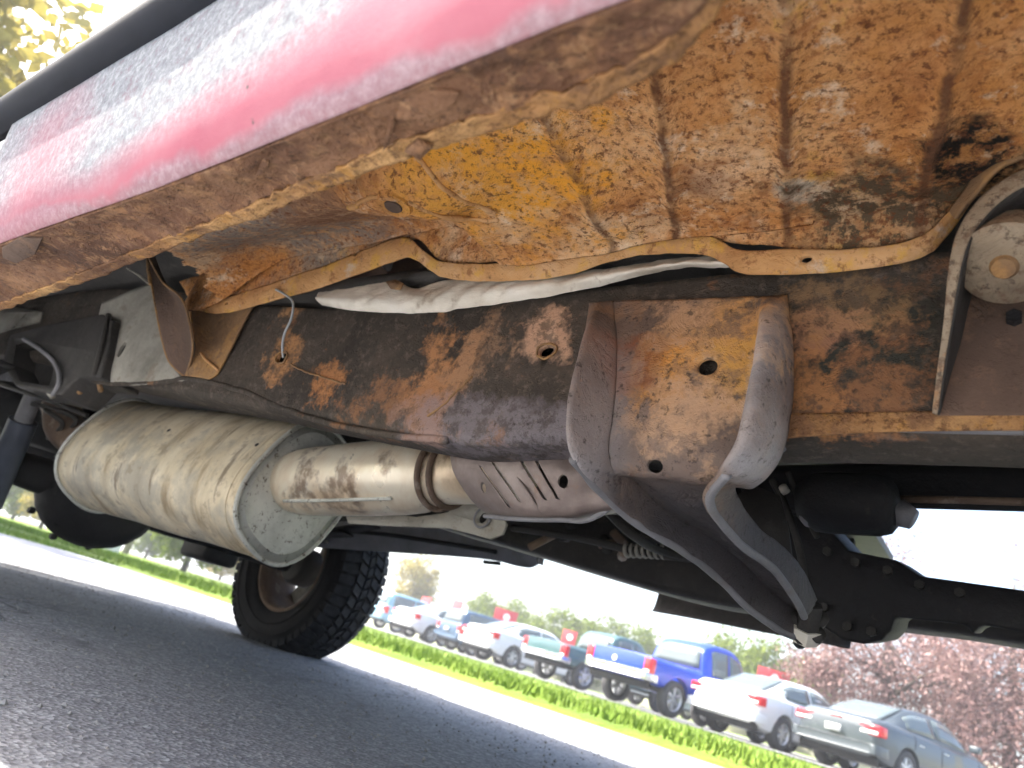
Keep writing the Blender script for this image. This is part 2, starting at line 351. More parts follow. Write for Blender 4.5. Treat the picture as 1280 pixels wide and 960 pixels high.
# ------------------------------------------------------------------ the rusty truck overhead
truck = empty('pickup_truck')
truck.matrix_world = Matrix((-RR, LL, UU)).transposed().to_4x4()
tag(truck, 'rusty red pickup truck seen from beneath, spanning the upper part of the picture', 'pickup truck')
LC = 1.24                                         # centre line
def mirror(p): return (p[0], 2*LC-p[1], p[2])

# --- body shell
SIDE = [(.205, .500), (.196, .508), (.186, .535), (.178, .58), (.171, .63), (.167, .668)]
TRIM = [(.170, .668), (.158, .674), (.148, .688), (.147, .704), (.157, .722), (.200, .735)]
UPPER = [(.200, .733), (.222, .80), (.235, .92), (.262, 1.04), (.31, 1.12), (.33, 1.15)]
def lsh(r): return -.012*max(0, min(1, (.6-r)/.4))
def sweep(prof, r0, r1, n, m, drop=None):
    cs = []
    for i in range(n):
        r = r0+(r1-r0)*i/(n-1); cs.append([(r, p[0], p[1]) for p in cr([(a+lsh(r), b, 0) for a, b in prof], m)])
    return cs
def panel(name, prof, r0, r1, mat, parent, solid=.004, n=24, m=20, far=False, amp=.0012):
    cs = sweep(prof, r0, r1, n, m); vs = [Vector(v) for c in cs for v in c]; vs = shake(vs, amp, 7, 1)
    if far: vs = [Vector(mirror(v)) for v in vs]
    fs = [(i*m+j, i*m+j+1, (i+1)*m+j+1, (i+1)*m+j) for i in range(n-1) for j in range(m-1)]
    return T(name, vs, fs, mat, parent, solid=solid)
CAB0, CAB1 = -.25, 1.06
near = panel('rocker_panel', SIDE, CAB0, CAB1, M['paint'], truck, n=60)
tag(near, 'faded red rocker panel under grey road dust')
panel('side_moulding', TRIM, CAB0, 1.6, M['trim'], near, amp=.0004)
panel('door_skin', UPPER, CAB0, CAB1, M['paint'], truck)
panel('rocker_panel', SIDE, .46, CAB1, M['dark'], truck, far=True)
panel('door_skin', UPPER, .5, CAB1, M['paint'], truck, far=True)
# cab top, glass, cab ends, bed and front clip: the rest of the vehicle over and beside the lens
def tub(name, secs, mat, parent, **k):
    """open-bottomed shell lofted through (r, [(l, u)...]) sections"""
    return T(name, *grid([[(r, a, b) for a, b in s] for r, s in secs], len(secs[0][1])*3-2, len(secs), fu=lin, fv=lin), mat, parent, solid=.004, **k)
def hat(w0, w1, z0, z1): return [(LC-w0, z0), (LC-w1, z1), (LC+w1, z1), (LC+w0, z0)]
tub('cab_roof', [(.0, hat(.76, .60, 1.62, 1.72)), (.3, hat(.74, .60, 1.66, 1.80)), (.9, hat(.74, .60, 1.66, 1.80)), (1.06, hat(.76, .6, 1.62, 1.74))], M['paint'], truck)
for s in (-1, 1):
    f = (lambda v: v) if s < 0 else mirror
    T('side_window', [f((.12, .345, 1.16)), f((1.0, .345, 1.16)), f((1.0, .48, 1.66)), f((.40, .48, 1.66))], [(0, 1, 2, 3)], M['glass'], truck, solid=.004)
    T('bed_side', *grid([[f((r, .24, .62)) for r in (1.12, 2.2)]+[f((r, .24, .62)) for r in (3.2, 4.0)], [f((r, .255, .9)) for r in (1.12, 2.2, 3.2, 4.0)], [f((r, .33, 1.15)) for r in (1.12, 2.2, 3.2, 4.0)]], 10, 6), M['paint'], truck, solid=.03)
    T('front_fender', *grid([[f((r, .20, z)) for r, z in ((-1.9, .6), (-1.2, .85), (-.5, .94), (.05, .95))], [f((r, .18, .98)) for r in (-1.9, -1.2, -.5, .05)], [f((r, .3, 1.15)) for r in (-1.9, -1.2, -.5, .05)]], 10, 6), M['paint'], truck, solid=.01)
T('rear_cab_wall', [(1.06, .24, .86), (1.06, 2.24, .86), (1.06, 1.98, 1.74), (1.06, .50, 1.74)], [(0, 1, 2, 3)], M['paint'], truck, solid=.01)
T('windscreen', [(.05, .33, 1.17), (.05, 2.15, 1.17), (.45, 1.98, 1.7), (.45, .50, 1.7)], [(0, 1, 2, 3)], M['glass'], truck, solid=.006)
T('hood', *grid([[(.05, .3, 1.15), (.05, LC, 1.2), (.05, 2.18, 1.15)], [(-1.0, .3, 1.12), (-1.0, LC, 1.17), (-1.0, 2.18, 1.12)], [(-1.9, .32, 1.0), (-1.9, LC, 1.05), (-1.9, 2.16, 1.0)]], 10, 8), M['paint'], truck, solid=.006)
T('grille', [(-1.92, .3, .55), (-1.92, 2.18, .55), (-1.92, 2.18, 1.0), (-1.92, .3, 1.0)], [(0, 1, 2, 3)], M['trim'], truck, solid=.05)
T('tailgate', [(3.98, .25, .66), (3.98, 2.23, .66), (3.98, 2.23, 1.14), (3.98, .25, 1.14)], [(0, 1, 2, 3)], M['paint'], truck, solid=.05)
T('rear_bumper', *boxv((4.05, .22, .52), (4.16, 2.26, .70)), M['grey'], truck, bevel=.02)
T('bed_floor', *boxv((1.14, .30, .895), (3.95, 2.18, .915)), M['dark'], truck)

# --- sill underside: broad brown strip with a golden inner lip
inner = SP([(-60, 405), (0, 385), (100, 350), (200, 310), (320, 265), (440, 215), (520, 185), (600, 160), (720, 124), (790, 96), (835, 70), (866, 38), (892, 0), (918, -50)], u=.515)
edge = [(p[0], .206+lsh(p[0]), .5) for p in inner]
mid = [(p[0], .206+(p[1]-.206)*.5, .5065+.004) for p in inner]
lipo = [(p[0], p[1]-.012, .512) for p in inner]
vs, fs = grid([edge, mid, lipo], 260, 30)
vs = [Vector(v)+Vector((0, 0, .0045*noise.noise(Vector(v)*18)+.0035*noise.noise(Vector(v)*47)+.0022*noise.noise(Vector(v)*110)))*(1 if k_ % 30 > 1 else .15) for k_, v in enumerate(vs)]
su = T('sill_underside', vs, fs, M['sill'], truck, solid=.004); tag(su, 'dark brown flaking rust along the sill underside')
lipa = [(p[0], p[1]-.014, .5085) for p in inner]; lipb = [(p[0], p[1]-.006, .5105) for p in inner]; lipc = [(p[0], p[1]+.003, .514) for p in inner]; lipd = [(p[0], p[1]+.008, .535) for p in inner]
vs, fs = grid([lipa, lipb, lipc, lipd], 260, 14); vs = [Vector(v)+Vector((0, .004*noise.noise(Vector((v[0]*22, 3, 0)))+.004*noise.noise(Vector((v[0]*75, 5, 0)))+.002*noise.noise(Vector((v[0]*160, v[1]*60, 0))), .003*noise.noise(Vector(v)*40)+.002*noise.noise(Vector(v)*100))) for v in vs]
T('sill_lip', vs, fs, M['lip2'], su, solid=.003)
w0 = [(p[0], p[1]-.004, .53) for p in inner[:9]]; w1 = [(p[0], p[1]+.0, .74) for p in inner[:9]]
T('inner_sill_wall', *grid([w0, w1], 40, 6), M['sill'], su, solid=.004)
# raised flake and the torn flap at the rear end of the sill
fl = SP([(500, 125), (540, 112), (575, 118), (560, 140), (520, 152), (495, 150)], u=.500)
vs, fs = slab(fl, (0, 0, .004)); T('rust_flake', vs, fs, M['sill'], su, bevel=.001)
fl = SP([(2, 310), (26, 297), (52, 300), (44, 318), (20, 330), (3, 322)], u=.497); T('rust_flake', *slab(fl, (0, 0, .006)), M['leaf'], su, bevel=.001)
for q in ([(318, 222), (330, 195), (338, 190), (334, 214)], [(478, 190), (490, 138), (497, 140), (486, 180)], [(505, 190), (520, 178), (540, 186), (525, 200)]):
    T('rust_flake', *slab(SP(q, u=.502), (0, 0, .004)), M['sill'], su)

# --- cab floor with cross ribs
def floor_u(r, l):
    u = .72
    for rx, sl_, w in ((.42, .165, .011), (.307, .34, .011), (.187, .26, .011), (.06, .25, .011)):
        u += -.009*math.exp(-((r-rx-sl_*(l-.5))/w)**2)*min(1, max(0, (.64-l)/.05))
    u += .010*math.exp(-((r-.37)/.05)**2)
    sm = lambda t: max(0, min(1, t))**2*(3-2*max(0, min(1, t)))
    u += .095*sm((l-.46)/.17)*sm((1.42-r)/.25)*sm((r-.62)/.10)
    b = S(500, 252, u=.70); d2 = ((r-b[0])/.11)**2+((l-b[1])/.06)**2
    u -= .030*math.exp(-d2*d2)                        # boss for the body mount
    return u
CUTA, CUTB = S(190, 296, u=.72), S(262, 378, u=.715)
vs, fs = [], []; N1, N2 = 300, 80
for i in range(N1):
    r = -.6+2.0*i/(N1-1)
    for j in range(N2):
        l = .24+.415*j/(N2-1); q = Vector((r*30, l*30, 0))
        vs.append((r, l, floor_u(r, l)+noise.noise(q)*.0022+noise.noise(q*2.3)*.0012))
for i in range(N1-1):
    for j in range(N2-1):
        a_ = vs[i*N2+j]
        if (a_[0]-CUTA[0])*(CUTB[1]-CUTA[1])-(a_[1]-CUTA[1])*(CUTB[0]-CUTA[0]) < .004*noise.noise(Vector((a_[1]*40, 0, 0))): fs.append((i*N2+j, i*N2+j+1, (i+1)*N2+j+1, (i+1)*N2+j))
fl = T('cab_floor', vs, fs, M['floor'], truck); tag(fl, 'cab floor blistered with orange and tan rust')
bw = S(496, 247, u=.70); bz_ = floor_u(bw[0], bw[1])
T('mount_boss_washer', *tube([(bw[0], bw[1], bz_+.004), (bw[0], bw[1], bz_-.004)], [.026, .022], 24), M['floor'], fl, auto=40)
T('drain_hole', *tube([(bw[0], bw[1], bz_-.002), (bw[0], bw[1], bz_-.006)], [.013, .011], 16), M['leaf'], fl, auto=40)
for pts in ([(495, 178), (515, 190), (528, 200), (560, 226), (600, 262), (618, 275)], [(440, 252), (470, 232), (510, 234), (560, 262), (590, 280), (620, 282)]):
    c = [(q_[0], q_[1], floor_u(q_[0], q_[1])-.001) for q_ in SP(pts, u=.71)]; v, f = tube(c, .0035, 8, step=40); v = shake(v, .003, 60, 2); T('seam_bead', v, f, M['lip'], fl)
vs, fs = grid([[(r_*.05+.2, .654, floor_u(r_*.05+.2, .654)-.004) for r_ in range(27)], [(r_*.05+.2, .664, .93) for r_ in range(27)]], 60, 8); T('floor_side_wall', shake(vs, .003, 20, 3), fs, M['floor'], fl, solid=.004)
# rusted-open hole and scaly patches near the front
# main floor across the vehicle and the tunnel, well above the rails
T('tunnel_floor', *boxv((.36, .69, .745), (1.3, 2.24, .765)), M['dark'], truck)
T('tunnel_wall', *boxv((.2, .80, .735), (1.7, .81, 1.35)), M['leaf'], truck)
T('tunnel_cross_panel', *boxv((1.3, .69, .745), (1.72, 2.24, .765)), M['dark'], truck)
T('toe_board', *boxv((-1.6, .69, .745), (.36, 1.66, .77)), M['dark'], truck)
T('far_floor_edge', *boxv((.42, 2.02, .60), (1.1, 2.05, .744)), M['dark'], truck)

# --- longitudinal floor member: wall, then the flanged golden strip
top = SP([(225, 352), (300, 330), (400, 300), (470, 262), (520, 255), (570, 285), (640, 282), (760, 275), (900, 272), (1010, 268), (1100, 262), (1170, 240), (1215, 205)], l=.655)
sA = SP([(235, 380), (268, 376), (330, 358), (400, 335), (450, 315), (490, 300), (513, 299), (535, 318), (556, 328), (620, 330), (700, 320), (760, 305), (810, 300), (880, 295), (905, 302), (925, 313), (1000, 313), (1080, 312), (1150, 298), (1190, 262), (1222, 225)], l=.665)
sB = SP([(236, 384), (275, 392), (335, 378), (400, 360), (450, 342), (490, 328), (515, 322), (540, 338), (560, 348), (620, 352), (700, 346), (760, 328), (815, 318), (880, 318), (905, 328), (930, 341), (1000, 343), (1080, 336), (1150, 322), (1185, 292), (1215, 250)], l=.675)
vs, fs = grid([top, [(p[0], .672, p[2]+.006) for p in SP([(235, 380), (330, 358), (450, 315), (513, 299), (556, 328), (700, 320), (810, 300), (905, 302), (1000, 313), (1080, 312), (1150, 298), (1190, 262), (1222, 225)], l=.665)]], 120, 8)
vs = shake(vs, .003, 30, 8); mw = T('floor_member_wall', vs, fs, M['floor'], truck, solid=.003)
vs, fs = grid([sA, [Vector(a).lerp(Vector(b), .5)+Vector((0, -.004, .0)) for a, b in zip(sA, sB)], sB], 200, 8)
vs = shake(vs, .0018, 30, 9)
strip = T('flange_strip', vs, fs, M['lip'], truck, solid=.004); tag(strip, 'wavy golden rusted flange strip above the frame rail')
cut(strip, [drill(S(448, 319, l=.67), (0, 1, 0), .006), drill(S(1010, 328, l=.67), (0, 1, 0), .006, sx=.6), drill(S(286, 381, l=.67), (0, 1, 0), .005, sx=.6)])

# --- crumpled foil shield between strip and rail
fA = SP([(398, 365), (440, 360), (490, 352), (520, 361), (560, 350), (640, 346), (720, 340), (790, 332), (850, 322), (910, 322)], l=.690)
fM = SP([(394, 372), (440, 374), (490, 374), (530, 372), (570, 366), (640, 360), (720, 350), (790, 338), (850, 329), (912, 328)], l=.678)
fB = SP([(402, 381), (440, 388), (490, 391), (540, 391), (590, 384), (650, 376), (720, 364), (790, 347), (850, 335), (912, 334)], l=.690)
vs, fs = grid([fA, fM, fB], 150, 22)
vs = [Vector(v)+Vector((0, 1, .3))*(.0045*noise.noise(Vector((v[0]*38+v[2]*46, v[2]*24, 3)))+.002*noise.noise(Vector((v[0]*110+v[2]*90, v[2]*70, 9)))) for v in vs]
T('foil_heat_shield', vs, fs, M['foil'], truck, solid=.0015)
tear = SP([(482, 352), (494, 349), (504, 354), (500, 362), (488, 361)], l=.676); T('rust_flake', *slab(tear, (0, .002, 0)), M['gus'], strip)

# --- near frame rail (box section that kicks up to the rear)
ST = [(-1.9, .49, .705), (-.6, .49, .70), (.04, .492, .70), (.24, .485, .70), (.49, .472, .70), (.67, .466, .70), (.96, .493, .712), (1.2, .52, .735), (1.45, .545, .775), (1.8, .585, .84), (2.2, .64, .88), (2.75, .68, .89), (3.4, .66, .82), (4.0, .62, .78)]
def rail(mat, lo, sgn, seed):
    loops = []
    S3 = cr([(a, b, c) for a, b, c in ST], 150)
    for q in S3:
        r, b, t = q; rd = .018; sec = []
        if sgn < 0: t -= .11*max(0, min(1, (.7-r)/.3))
        sec += [(lo+.06*sgn, t), (lo+.012*sgn, t), (lo+.003*sgn, t-.004), (lo, t-.014), (lo, t-.04), (lo, (b+t)/2+.02), (lo, (b+t)/2-.02), (lo, b+.045)]
        for k in range(7):
            w = k/6*math.pi/2; sec.append((lo+(rd-rd*math.cos(w))*sgn, b+rd-rd*math.sin(w)))
        sec += [(lo+.035*sgn, b), (lo+.075*sgn, b), (lo+.09*sgn, b+.006), (lo+.095*sgn, b+.02), (lo+.095*sgn, t-.02)]
        loops.append([(r, a, z) for a, z in sec])
    vs, fs = rings(loops)
    vs = [Vector(v)+Vector((0, noise.noise(Vector(v)*9)*.0018, noise.noise(Vector(v)*7+Vector((5, 0, 0)))*.002)) for v in vs]
    return T('frame_rail', vs, fs, mat, truck)
rl = rail(M['rail'], .70, 1, 1); tag(rl, 'brown box frame rail mottled with orange rust')
cut(rl, [drill(S(683, 439, l=.70), (0, 1, 0), .0115, sx=.72, deep=.088), drill(S(352, 447, l=.70), (0, 1, 0), .012, deep=.088)]+[T('tool', *boxv((c_[0]-.07, .706, c_[2]-.06), (c_[0]+.10, .789, c_[2]+.05)), None, None, smooth=False) for c_ in (S(683, 439, l=.70), S(352, 447, l=.70))])
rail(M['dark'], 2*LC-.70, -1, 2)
# rust scab rims standing proud round the holes
for (cx, cy, rr_, ln) in ((683, 439, .0135, 1), (352, 447, .0145, 1)):
    c = S(cx, cy, l=.6985); ring = [(c[0]+rr_*math.cos(a)*1.15, .6975, c[2]+rr_*math.sin(a)*.85) for a in [2*math.pi*k/24 for k in range(25)]]
    v, f = tube(shake(ring, .002, 120, 4), .0018, 6, caps=False); T('rust_scab', v, f, M['gus'], rl)
for pts in ([(362, 455), (380, 464), (400, 470), (420, 477), (432, 480)], [(590, 470), (560, 500), (535, 520)]):
    v, f = tube(SP(pts, l=.699), .0016, 6, step=24); T('rust_scab', shake(v, .002, 90, 6), f, M['gus'], rl)
# dangling wire
wv = SP([(345, 362, .662), (356, 368, .66), (366, 378, .66), (364, 398, .665), (356, 416, .68), (353, 432, .69), (354, 447, .705)])
T('wire', *tube(wv, .0022, 8, step=50), M['wire'], truck)

# --- gusset bracket at the kick-up
A = SP([(184, 316, .600), (188, 345, .602), (195, 385, .612), (203, 425, .64), (212, 452, .67), (230, 470, .70)])
B = SP([(186, 322, .600), (203, 352, .604), (226, 372, .612), (236, 400, .632), (241, 438, .665), (232, 470, .70)])
C = [Vector(a).lerp(Vector(b), .5)+Vector((-.012, .012, 0)) for a, b in zip(A, B)]
gs = T('gusset_bracket', *grid([A, C, B], 40, 14), M['leaf'], truck, solid=.003)
T('bracket_rim', *tube(A, .0028, 8, step=40), M['gus'], gs); T('bracket_rim', *tube(B, .0025, 8, step=40), M['gus'], gs)
T('bracket_tang', *tube(SP([(184, 318, .6), (186, 338, .6), (188, 356, .602)]), [.0035, .0045, .003], 8, step=20), M['gus'], gs)
T('bracket_tang', *tube(SP([(158, 335, .6), (172, 343, .6), (187, 355, .602)]), [.001, .003, .003], 8, step=20), M['mud'], gs)
pk = [SP([(238, 382, .668), (262, 386, .690), (292, 388, .694), (322, 372, .690)]), SP([(243, 415, .672), (262, 418, .696), (285, 415, .697), (306, 402, .692)]), SP([(243, 445, .682), (258, 447, .696), (272, 448, .697), (288, 438, .693)]), SP([(232, 470, .696), (250, 472, .696), (262, 474, .696), (272, 468, .696)])]
T('gusset_plate', *grid(pk, 30, 30), M['gus'], gs, solid=.003)
v, f = tube(SP([(237, 382, .672), (240, 405, .682), (246, 430, .688), (256, 448, .690), (272, 462, .692)]), .0028, 8, step=40); T('bracket_rim', v, f, M['lip'], gs)
# pale rail sleeve behind it, slotted
sl_ = [SP([(128, 380, .685), (160, 366, .685), (196, 352, .69)]), SP([(120, 420, .682), (162, 415, .682), (205, 405, .69)]), SP([(120, 462, .684), (165, 460, .684), (214, 450, .69)]), SP([(128, 480, .692), (170, 482, .692), (232, 476, .70)])]
rs = T('rail_sleeve', *grid(sl_, 26, 26), M['mud'], truck, solid=.006); tag(rs, 'pale grey-green rail sleeve with one slot')
cut(rs, [drill(S(155, 438, l=.684), (0, 1, 0), .011, sx=1.9)])
v, f = tube(SP([(112, 474, .69), (140, 480, .69), (200, 478, .695), (240, 474, .70), (300, 488, .702), (380, 520, .704), (470, 541, .706), (560, 550, .706)]), .0055, 12, step=90); T('lower_seam', shake(v, .002, 30, 3), f, M['rail'], rl)

# --- open stamped spring hanger at far left
o1 = SP([(12, 418), (60, 405), (126, 392), (142, 400), (134, 440), (124, 472), (98, 470), (74, 494), (18, 482), (2, 455)], l=.66)
hg = T('spring_hanger', *slab(o1, (0, .10, .0)), M['dark'], truck, bevel=.006)
cut(hg, [T('tool', *slab([Vector(p)+Vector((0, -.02, 0)) for p in SP([(20, 430), (40, 428), (60, 446), (67, 462), (62, 482), (26, 477), (16, 455)], l=.66)], (0, .08, 0)), None, None, smooth=False)])
T('hanger_ridge', *tube(SP([(30, 424, .655), (52, 438, .652), (70, 456, .652), (74, 478, .655), (66, 494, .66)]), .006, 10, step=30), M['grey'], hg)
T('hanger_ridge', *tube(SP([(136, 394, .66), (128, 430, .655), (118, 470, .66)]), .007, 10, step=30), M['dark'], hg)
pl = T('slotted_plate', *slab(SP([(-20, 392), (20, 384), (52, 390), (48, 402), (10, 412), (-20, 422)], l=.69), (0, .006, 0)), M['mud'], truck)
cut(pl, [drill(S(31, 394, l=.69), (0, 1, 0), .006, sx=1.6), drill(S(19, 407, l=.69), (0, 1, 0), .006, sx=1.4)])
for pts, rad, mt in (([(96, 474, .69), (90, 486, .69), (100, 490, .69)], .007, 'gus'), ([(124, 480, .70), (126, 488, .70)], .006, 'gus'), ([(60, 488, .67), (66, 496, .68)], .008, 'mud')):
    T('rust_scab', *tube(SP(pts), rad, 8), M[mt], hg)
# shock absorber and brake line clutter under the hanger
sa, sb = S(46, 486, l=.80), S(2, 590, l=.86)
sh = T('shock_absorber', *tube([sa, Vector(sa).lerp(Vector(sb), .45)], .026, 20), M['grey'], truck, auto=40)
T('shock_body', *tube([Vector(sa).lerp(Vector(sb), .38), Vector(sa).lerp(Vector(sb), 1.4)], .040, 22), M['blue'], sh, auto=40)
for pts in ([(-30, 470, .74), (12, 484, .74), (60, 500, .78), (110, 520, .86)], [(40, 505, .80), (70, 512, .84), (95, 525, .88), (80, 545, .9)], [(56, 512, .82), (78, 530, .86), (60, 548, .9)]):
    T('brake_line', *tube(SP(pts), .007, 8, step=40), M['dark'], truck)

# --- muffler
th = [2*math.pi*k/72 for k in range(72)]
MF, MD, MA, MB_, MW = Vector((1.415, 1.05, .453)), Vector((.837, -.067, .031)), .170, .132, -2.005
def oval(t, k, grow=0.0, wav=0.0):
    c = MF+MD*t; out = []
    for w in th:
        n = 2.6; x = math.copysign(abs(math.cos(w))**(2/n), math.cos(w))*(MA*k+grow); y = math.copysign(abs(math.sin(w))**(2/n), math.sin(w))*(MB_*k+grow)
        out.append(c+Vector((0, x*math.cos(MW)-y*math.sin(MW), x*math.sin(MW)+y*math.cos(MW))))
    return out
loops = []
for t, k in [(0.0, .985), (.012, 1.0), (.03, .985)]+[(.05+.85*i/60, .982+.006*math.cos(i*.22)) for i in range(61)]+[(.93, .985), (.955, .99), (.975, .96), (.99, .88), (1.0, .7)]:
    loops.append(oval(t, k))
vs, fs = rings(loops); vs = [v+(v-(MF+MD*.5)).normalized()*(noise.noise(v*7)*.003+noise.noise(Vector((v.x*60, v.y*8, v.z*8)))*.0006) for v in vs]
mu = T('muffler', vs, fs, M['muf'], truck); tag(mu, 'stained tan oval muffler')
# front end plate inside a rolled rim
lp = [oval(-.003, .985), oval(-.001, .965), oval(.002, .95), oval(-.012, .7), oval(-.018, .3)]
T('end_plate', *rings(lp), M['plate'], mu)
for t, g in ((-.002, 0), (.955, .002)):
    ring = oval(t, 1.0, g); v, f = tube(ring+[ring[0]], .0055, 8, caps=False); T('rolled_rim', v, f, M['plate'], mu)
for px_, py_, rd_ in ((211, 538, .0055), (321, 556, .0055)):
    q_, n_ = hit(mu, px_, py_)
    if q_: T('drain_hole', *tube([q_+n_*.0006, q_-n_*.004], [rd_, rd_*.8], 10), M['black'], mu, auto=30)
q_ = [hit(mu, x_, y_) for x_, y_ in ((120, 512), (108, 545), (112, 580), (140, 620))]
ring = oval(.045, .992); v, f = tube(ring+[ring[0]], .0022, 6, caps=False); T('crimp_seam', shake(v, .001, 50, 2), f, M['muf'], mu)
T('torn_lip', *grid([oval(-.002, 1.0)[40:52], [p_+Vector((-.012, -.010, .004)) for p_ in oval(-.002, 1.0)[40:52]]], 14, 4), M['plate'], mu, solid=.0015)
# --- converter pipe from the plate forwards
pa, pb = S(345, 604, l=1.03), S(612, 590, l=.97)
ax = Vector(pb)-Vector(pa)
def on(t): return Vector(pa)+ax*t
q = pxm(on(.4))
prof = [(-.03, 33), (.02, 31), (.06, 31), (.085, 29), (.10, 33), (.13, 41), (.18, 44), (.30, 45), (.55, 45), (.68, 44), (.75, 42), (.80, 36), (.84, 33), (.95, 33), (1.1, 33)]
cp = T('exhaust_pipe', *tube([on(a) for a, _ in prof], [b*q for _, b in prof], 36), M['pipe'], truck); tag(cp, 'heat tinted steel exhaust pipe swelling into a converter')
for t, rd in ((.075, 34), (.82, 38), (.86, 36)):
    ring = [on(t)+Vector((0, math.cos(w), math.sin(w)))*(rd*q) for w in th]; v, f = tube(ring+[ring[0]], .006, 8, caps=False); T('weld_band', v, f, M['rim'], cp)
v, f = tube([on(.2)+Vector((0, -.6, -.8))*(45*q), on(.45)+Vector((0, -.6, -.8))*(46*q), on(.72)+Vector((0, -.6, -.8))*(45*q)], .004, 8, step=20); T('seam_weld', v, f, M['plate'], cp)
# tail elbow
T('tail_pipe', *tube([MF+MD*.97+Vector((0, -.02, .0)), MF+MD*1.12+Vector((0, -.03, .01)), MF+MD*1.25+Vector((.02, -.05, .04)), MF+MD*1.36+Vector((.05, -.05, .12)), MF+MD*1.5+Vector((.2, -.05, .2))], [.062, .060, .056, .056, .056], 24, step=40), M['rim'], truck)
# hanger bracket with a bolt hole under the pipe
br = SP([(432, 645), (470, 640), (520, 646), (560, 640), (575, 626), (600, 622), (626, 640), (633, 655), (628, 668), (612, 674), (592, 668), (560, 660), (500, 658), (435, 654)], l=1.06)
hb = T('hanger_bracket', *slab(br, (0, .006, 0)), M['mud'], truck, bevel=.0012)
cut(hb, [drill(S(603, 647, l=1.06), (0, 1, 0), .011)])
c = S(603, 647, l=1.056); ring = [(c[0]+.019*math.cos(w), 1.056, c[2]+.019*math.sin(w)) for w in th[::3]]; v, f = tube(ring+[ring[0]], .0022, 6, caps=False); T('washer_ring', v, f, M['grey'], hb)

# --- louvred lower shield
r0 = SP([(563, 548, .80), (600, 545, .79), (660, 546, .78), (718, 560, .77)]); r1 = SP([(566, 585, .80), (615, 580, .775), (675, 580, .765), (740, 592, .76)])
r2 = SP([(585, 618, .82), (632, 615, .785), (690, 615, .775), (762, 618, .77)]); r3 = SP([(606, 640, .85), (650, 644, .80), (702, 645, .79), (772, 634, .78)]); r4 = SP([(612, 646, .90), (655, 650, .84), (705, 650, .83), (770, 640, .82)])
vs, fs = grid([r0, r1, r2, r3, r4], 70, 50); vs = shake(vs, .0015, 22, 11)
ls = T('louvred_shield', vs, fs, M['shield'], truck, solid=.003); tag(ls, 'brown heat shield with four slanted slots')
tools = []
for (x0, y0, x1, y1) in ((599, 582, 633, 632), (617, 578, 651, 628), (655, 577, 685, 627), (674, 576, 702, 627)):
    a, b = Vector(S(x0, y0, l=.775)), Vector(S(x1, y1, l=.785)); w = Vector((.0028, 0, .0006)); d = Vector((0, .06, 0))
    tools.append(T('tool', *rings([[a-w-d, a+w-d, b+w-d, b-w-d], [a-w+d, a+w+d, b+w+d, b-w+d]]), None, None, smooth=False))
tools += [drill(S(600, 607, l=.785), (0, 1, 0), .006), drill(S(706, 603, l=.77), (0, 1, 0), .008)]
cut(ls, tools)
v, f = tube(SP([(606, 645, .85), (650, 649, .80), (702, 650, .79), (735, 650, .79), (772, 630, .785)]), .0035, 8, step=40); T('folded_hem', v, f, M['grey'], ls)
for (x0, y0, x1, y1) in ((638, 583, 676, 640),):
    T('louvre_fold', *tube(SP([(x0, y0, .775), ((x0+x1)/2, (y0+y1)/2, .772), (x1, y1, .787)]), .0022, 6, step=12), M['shield'], ls)

# --- stamped crossmember hung from the rail
LF = [(745, 380, .688), (732, 420, .642), (717, 475, .620), (710, 530, .620), (717, 572, .64), (750, 612, .70), (800, 655, .78), (858, 690, .86), (900, 722, .93), (935, 757, .99), (975, 786, 1.05), (1003, 797, 1.08)]
RF = [(968, 372, .688), (962, 425, .640), (952, 485, .618), (936, 550, .620), (910, 592, .648), (888, 622, .69), (900, 648, .74), (928, 680, .81), (952, 697, .86), (972, 715, .90), (992, 742, .95), (1006, 770, 1.0)]
lf = SP(LF); rf = SP(RF)
rows = []
for k, (a, b) in enumerate(zip(lf, rf)):
    a, b = Vector(a), Vector(b); d = (b-a); t = k/(len(lf)-1)
    back = Vector((0, (.010, .046, .066, .066, .056)[k], .008)) if k < 5 else Vector((.0, .045, .03))
    w = .075 if k < 4 else .10 if k < 7 else .16
    rows.append([a-d*.07+back*.9, a-d*.045+back*.35, a, a+d*.03, a+d*(w)+back*.85, a+d*(w+.05)+back, a.lerp(b, .5)+back*.86, b-d*(w+.08)+back, b-d*(w+.02)+back*.7, b-d*.05, b, b+d*.03+back*.4, b+d*.04+back*1.0])
curves = [[r_[i] for r_ in rows] for i in range(13)]
vs, fs = grid(curves, 120, 66); vs = shake(vs, .0012, 22, 13)
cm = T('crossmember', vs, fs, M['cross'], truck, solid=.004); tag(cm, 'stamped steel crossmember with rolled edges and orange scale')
cut(cm, [drill(S(822, 584, l=.69), (0, 1, .2), .010, sx=.7), drill(S(887, 462, l=.685), (0, 1, 0), .011)])
for F_ in (LF, RF):
    e = [Vector(p)+Vector((0, -.002, -.002)) for p in SP(F_)]; v, f = tube(e[4:], .005, 10, step=60); T('rolled_edge', shake(v, .001, 30, 2), f, M['grey'], cm)  # their pale grey also stands in for highlights along the flange edges
# bolt and nut at the low end
bt = Vector(S(1010, 780, l=1.07)); dr = Vector((.2, .5, -.84)).normalized()
bo = T('mount_bolt', *tube([bt-dr*.03, bt+dr*.012], .016, 6), M['dark'], cm, smooth=False, bevel=.002)
for k, (x, y) in enumerate(((1003, 796), (1022, 792), (998, 772), (1026, 772))):
    c = Vector(S(x, y, l=1.07)); T('clamp_ear', *tube([c, c+Vector((.008, .02, -.006))], [.011, .009], 12), M['dark'], cm)
T('bolt_head', *tube([bt+dr*.006, bt+dr*.026], [.020, .018], 6), M['foil'], cm, smooth=False)

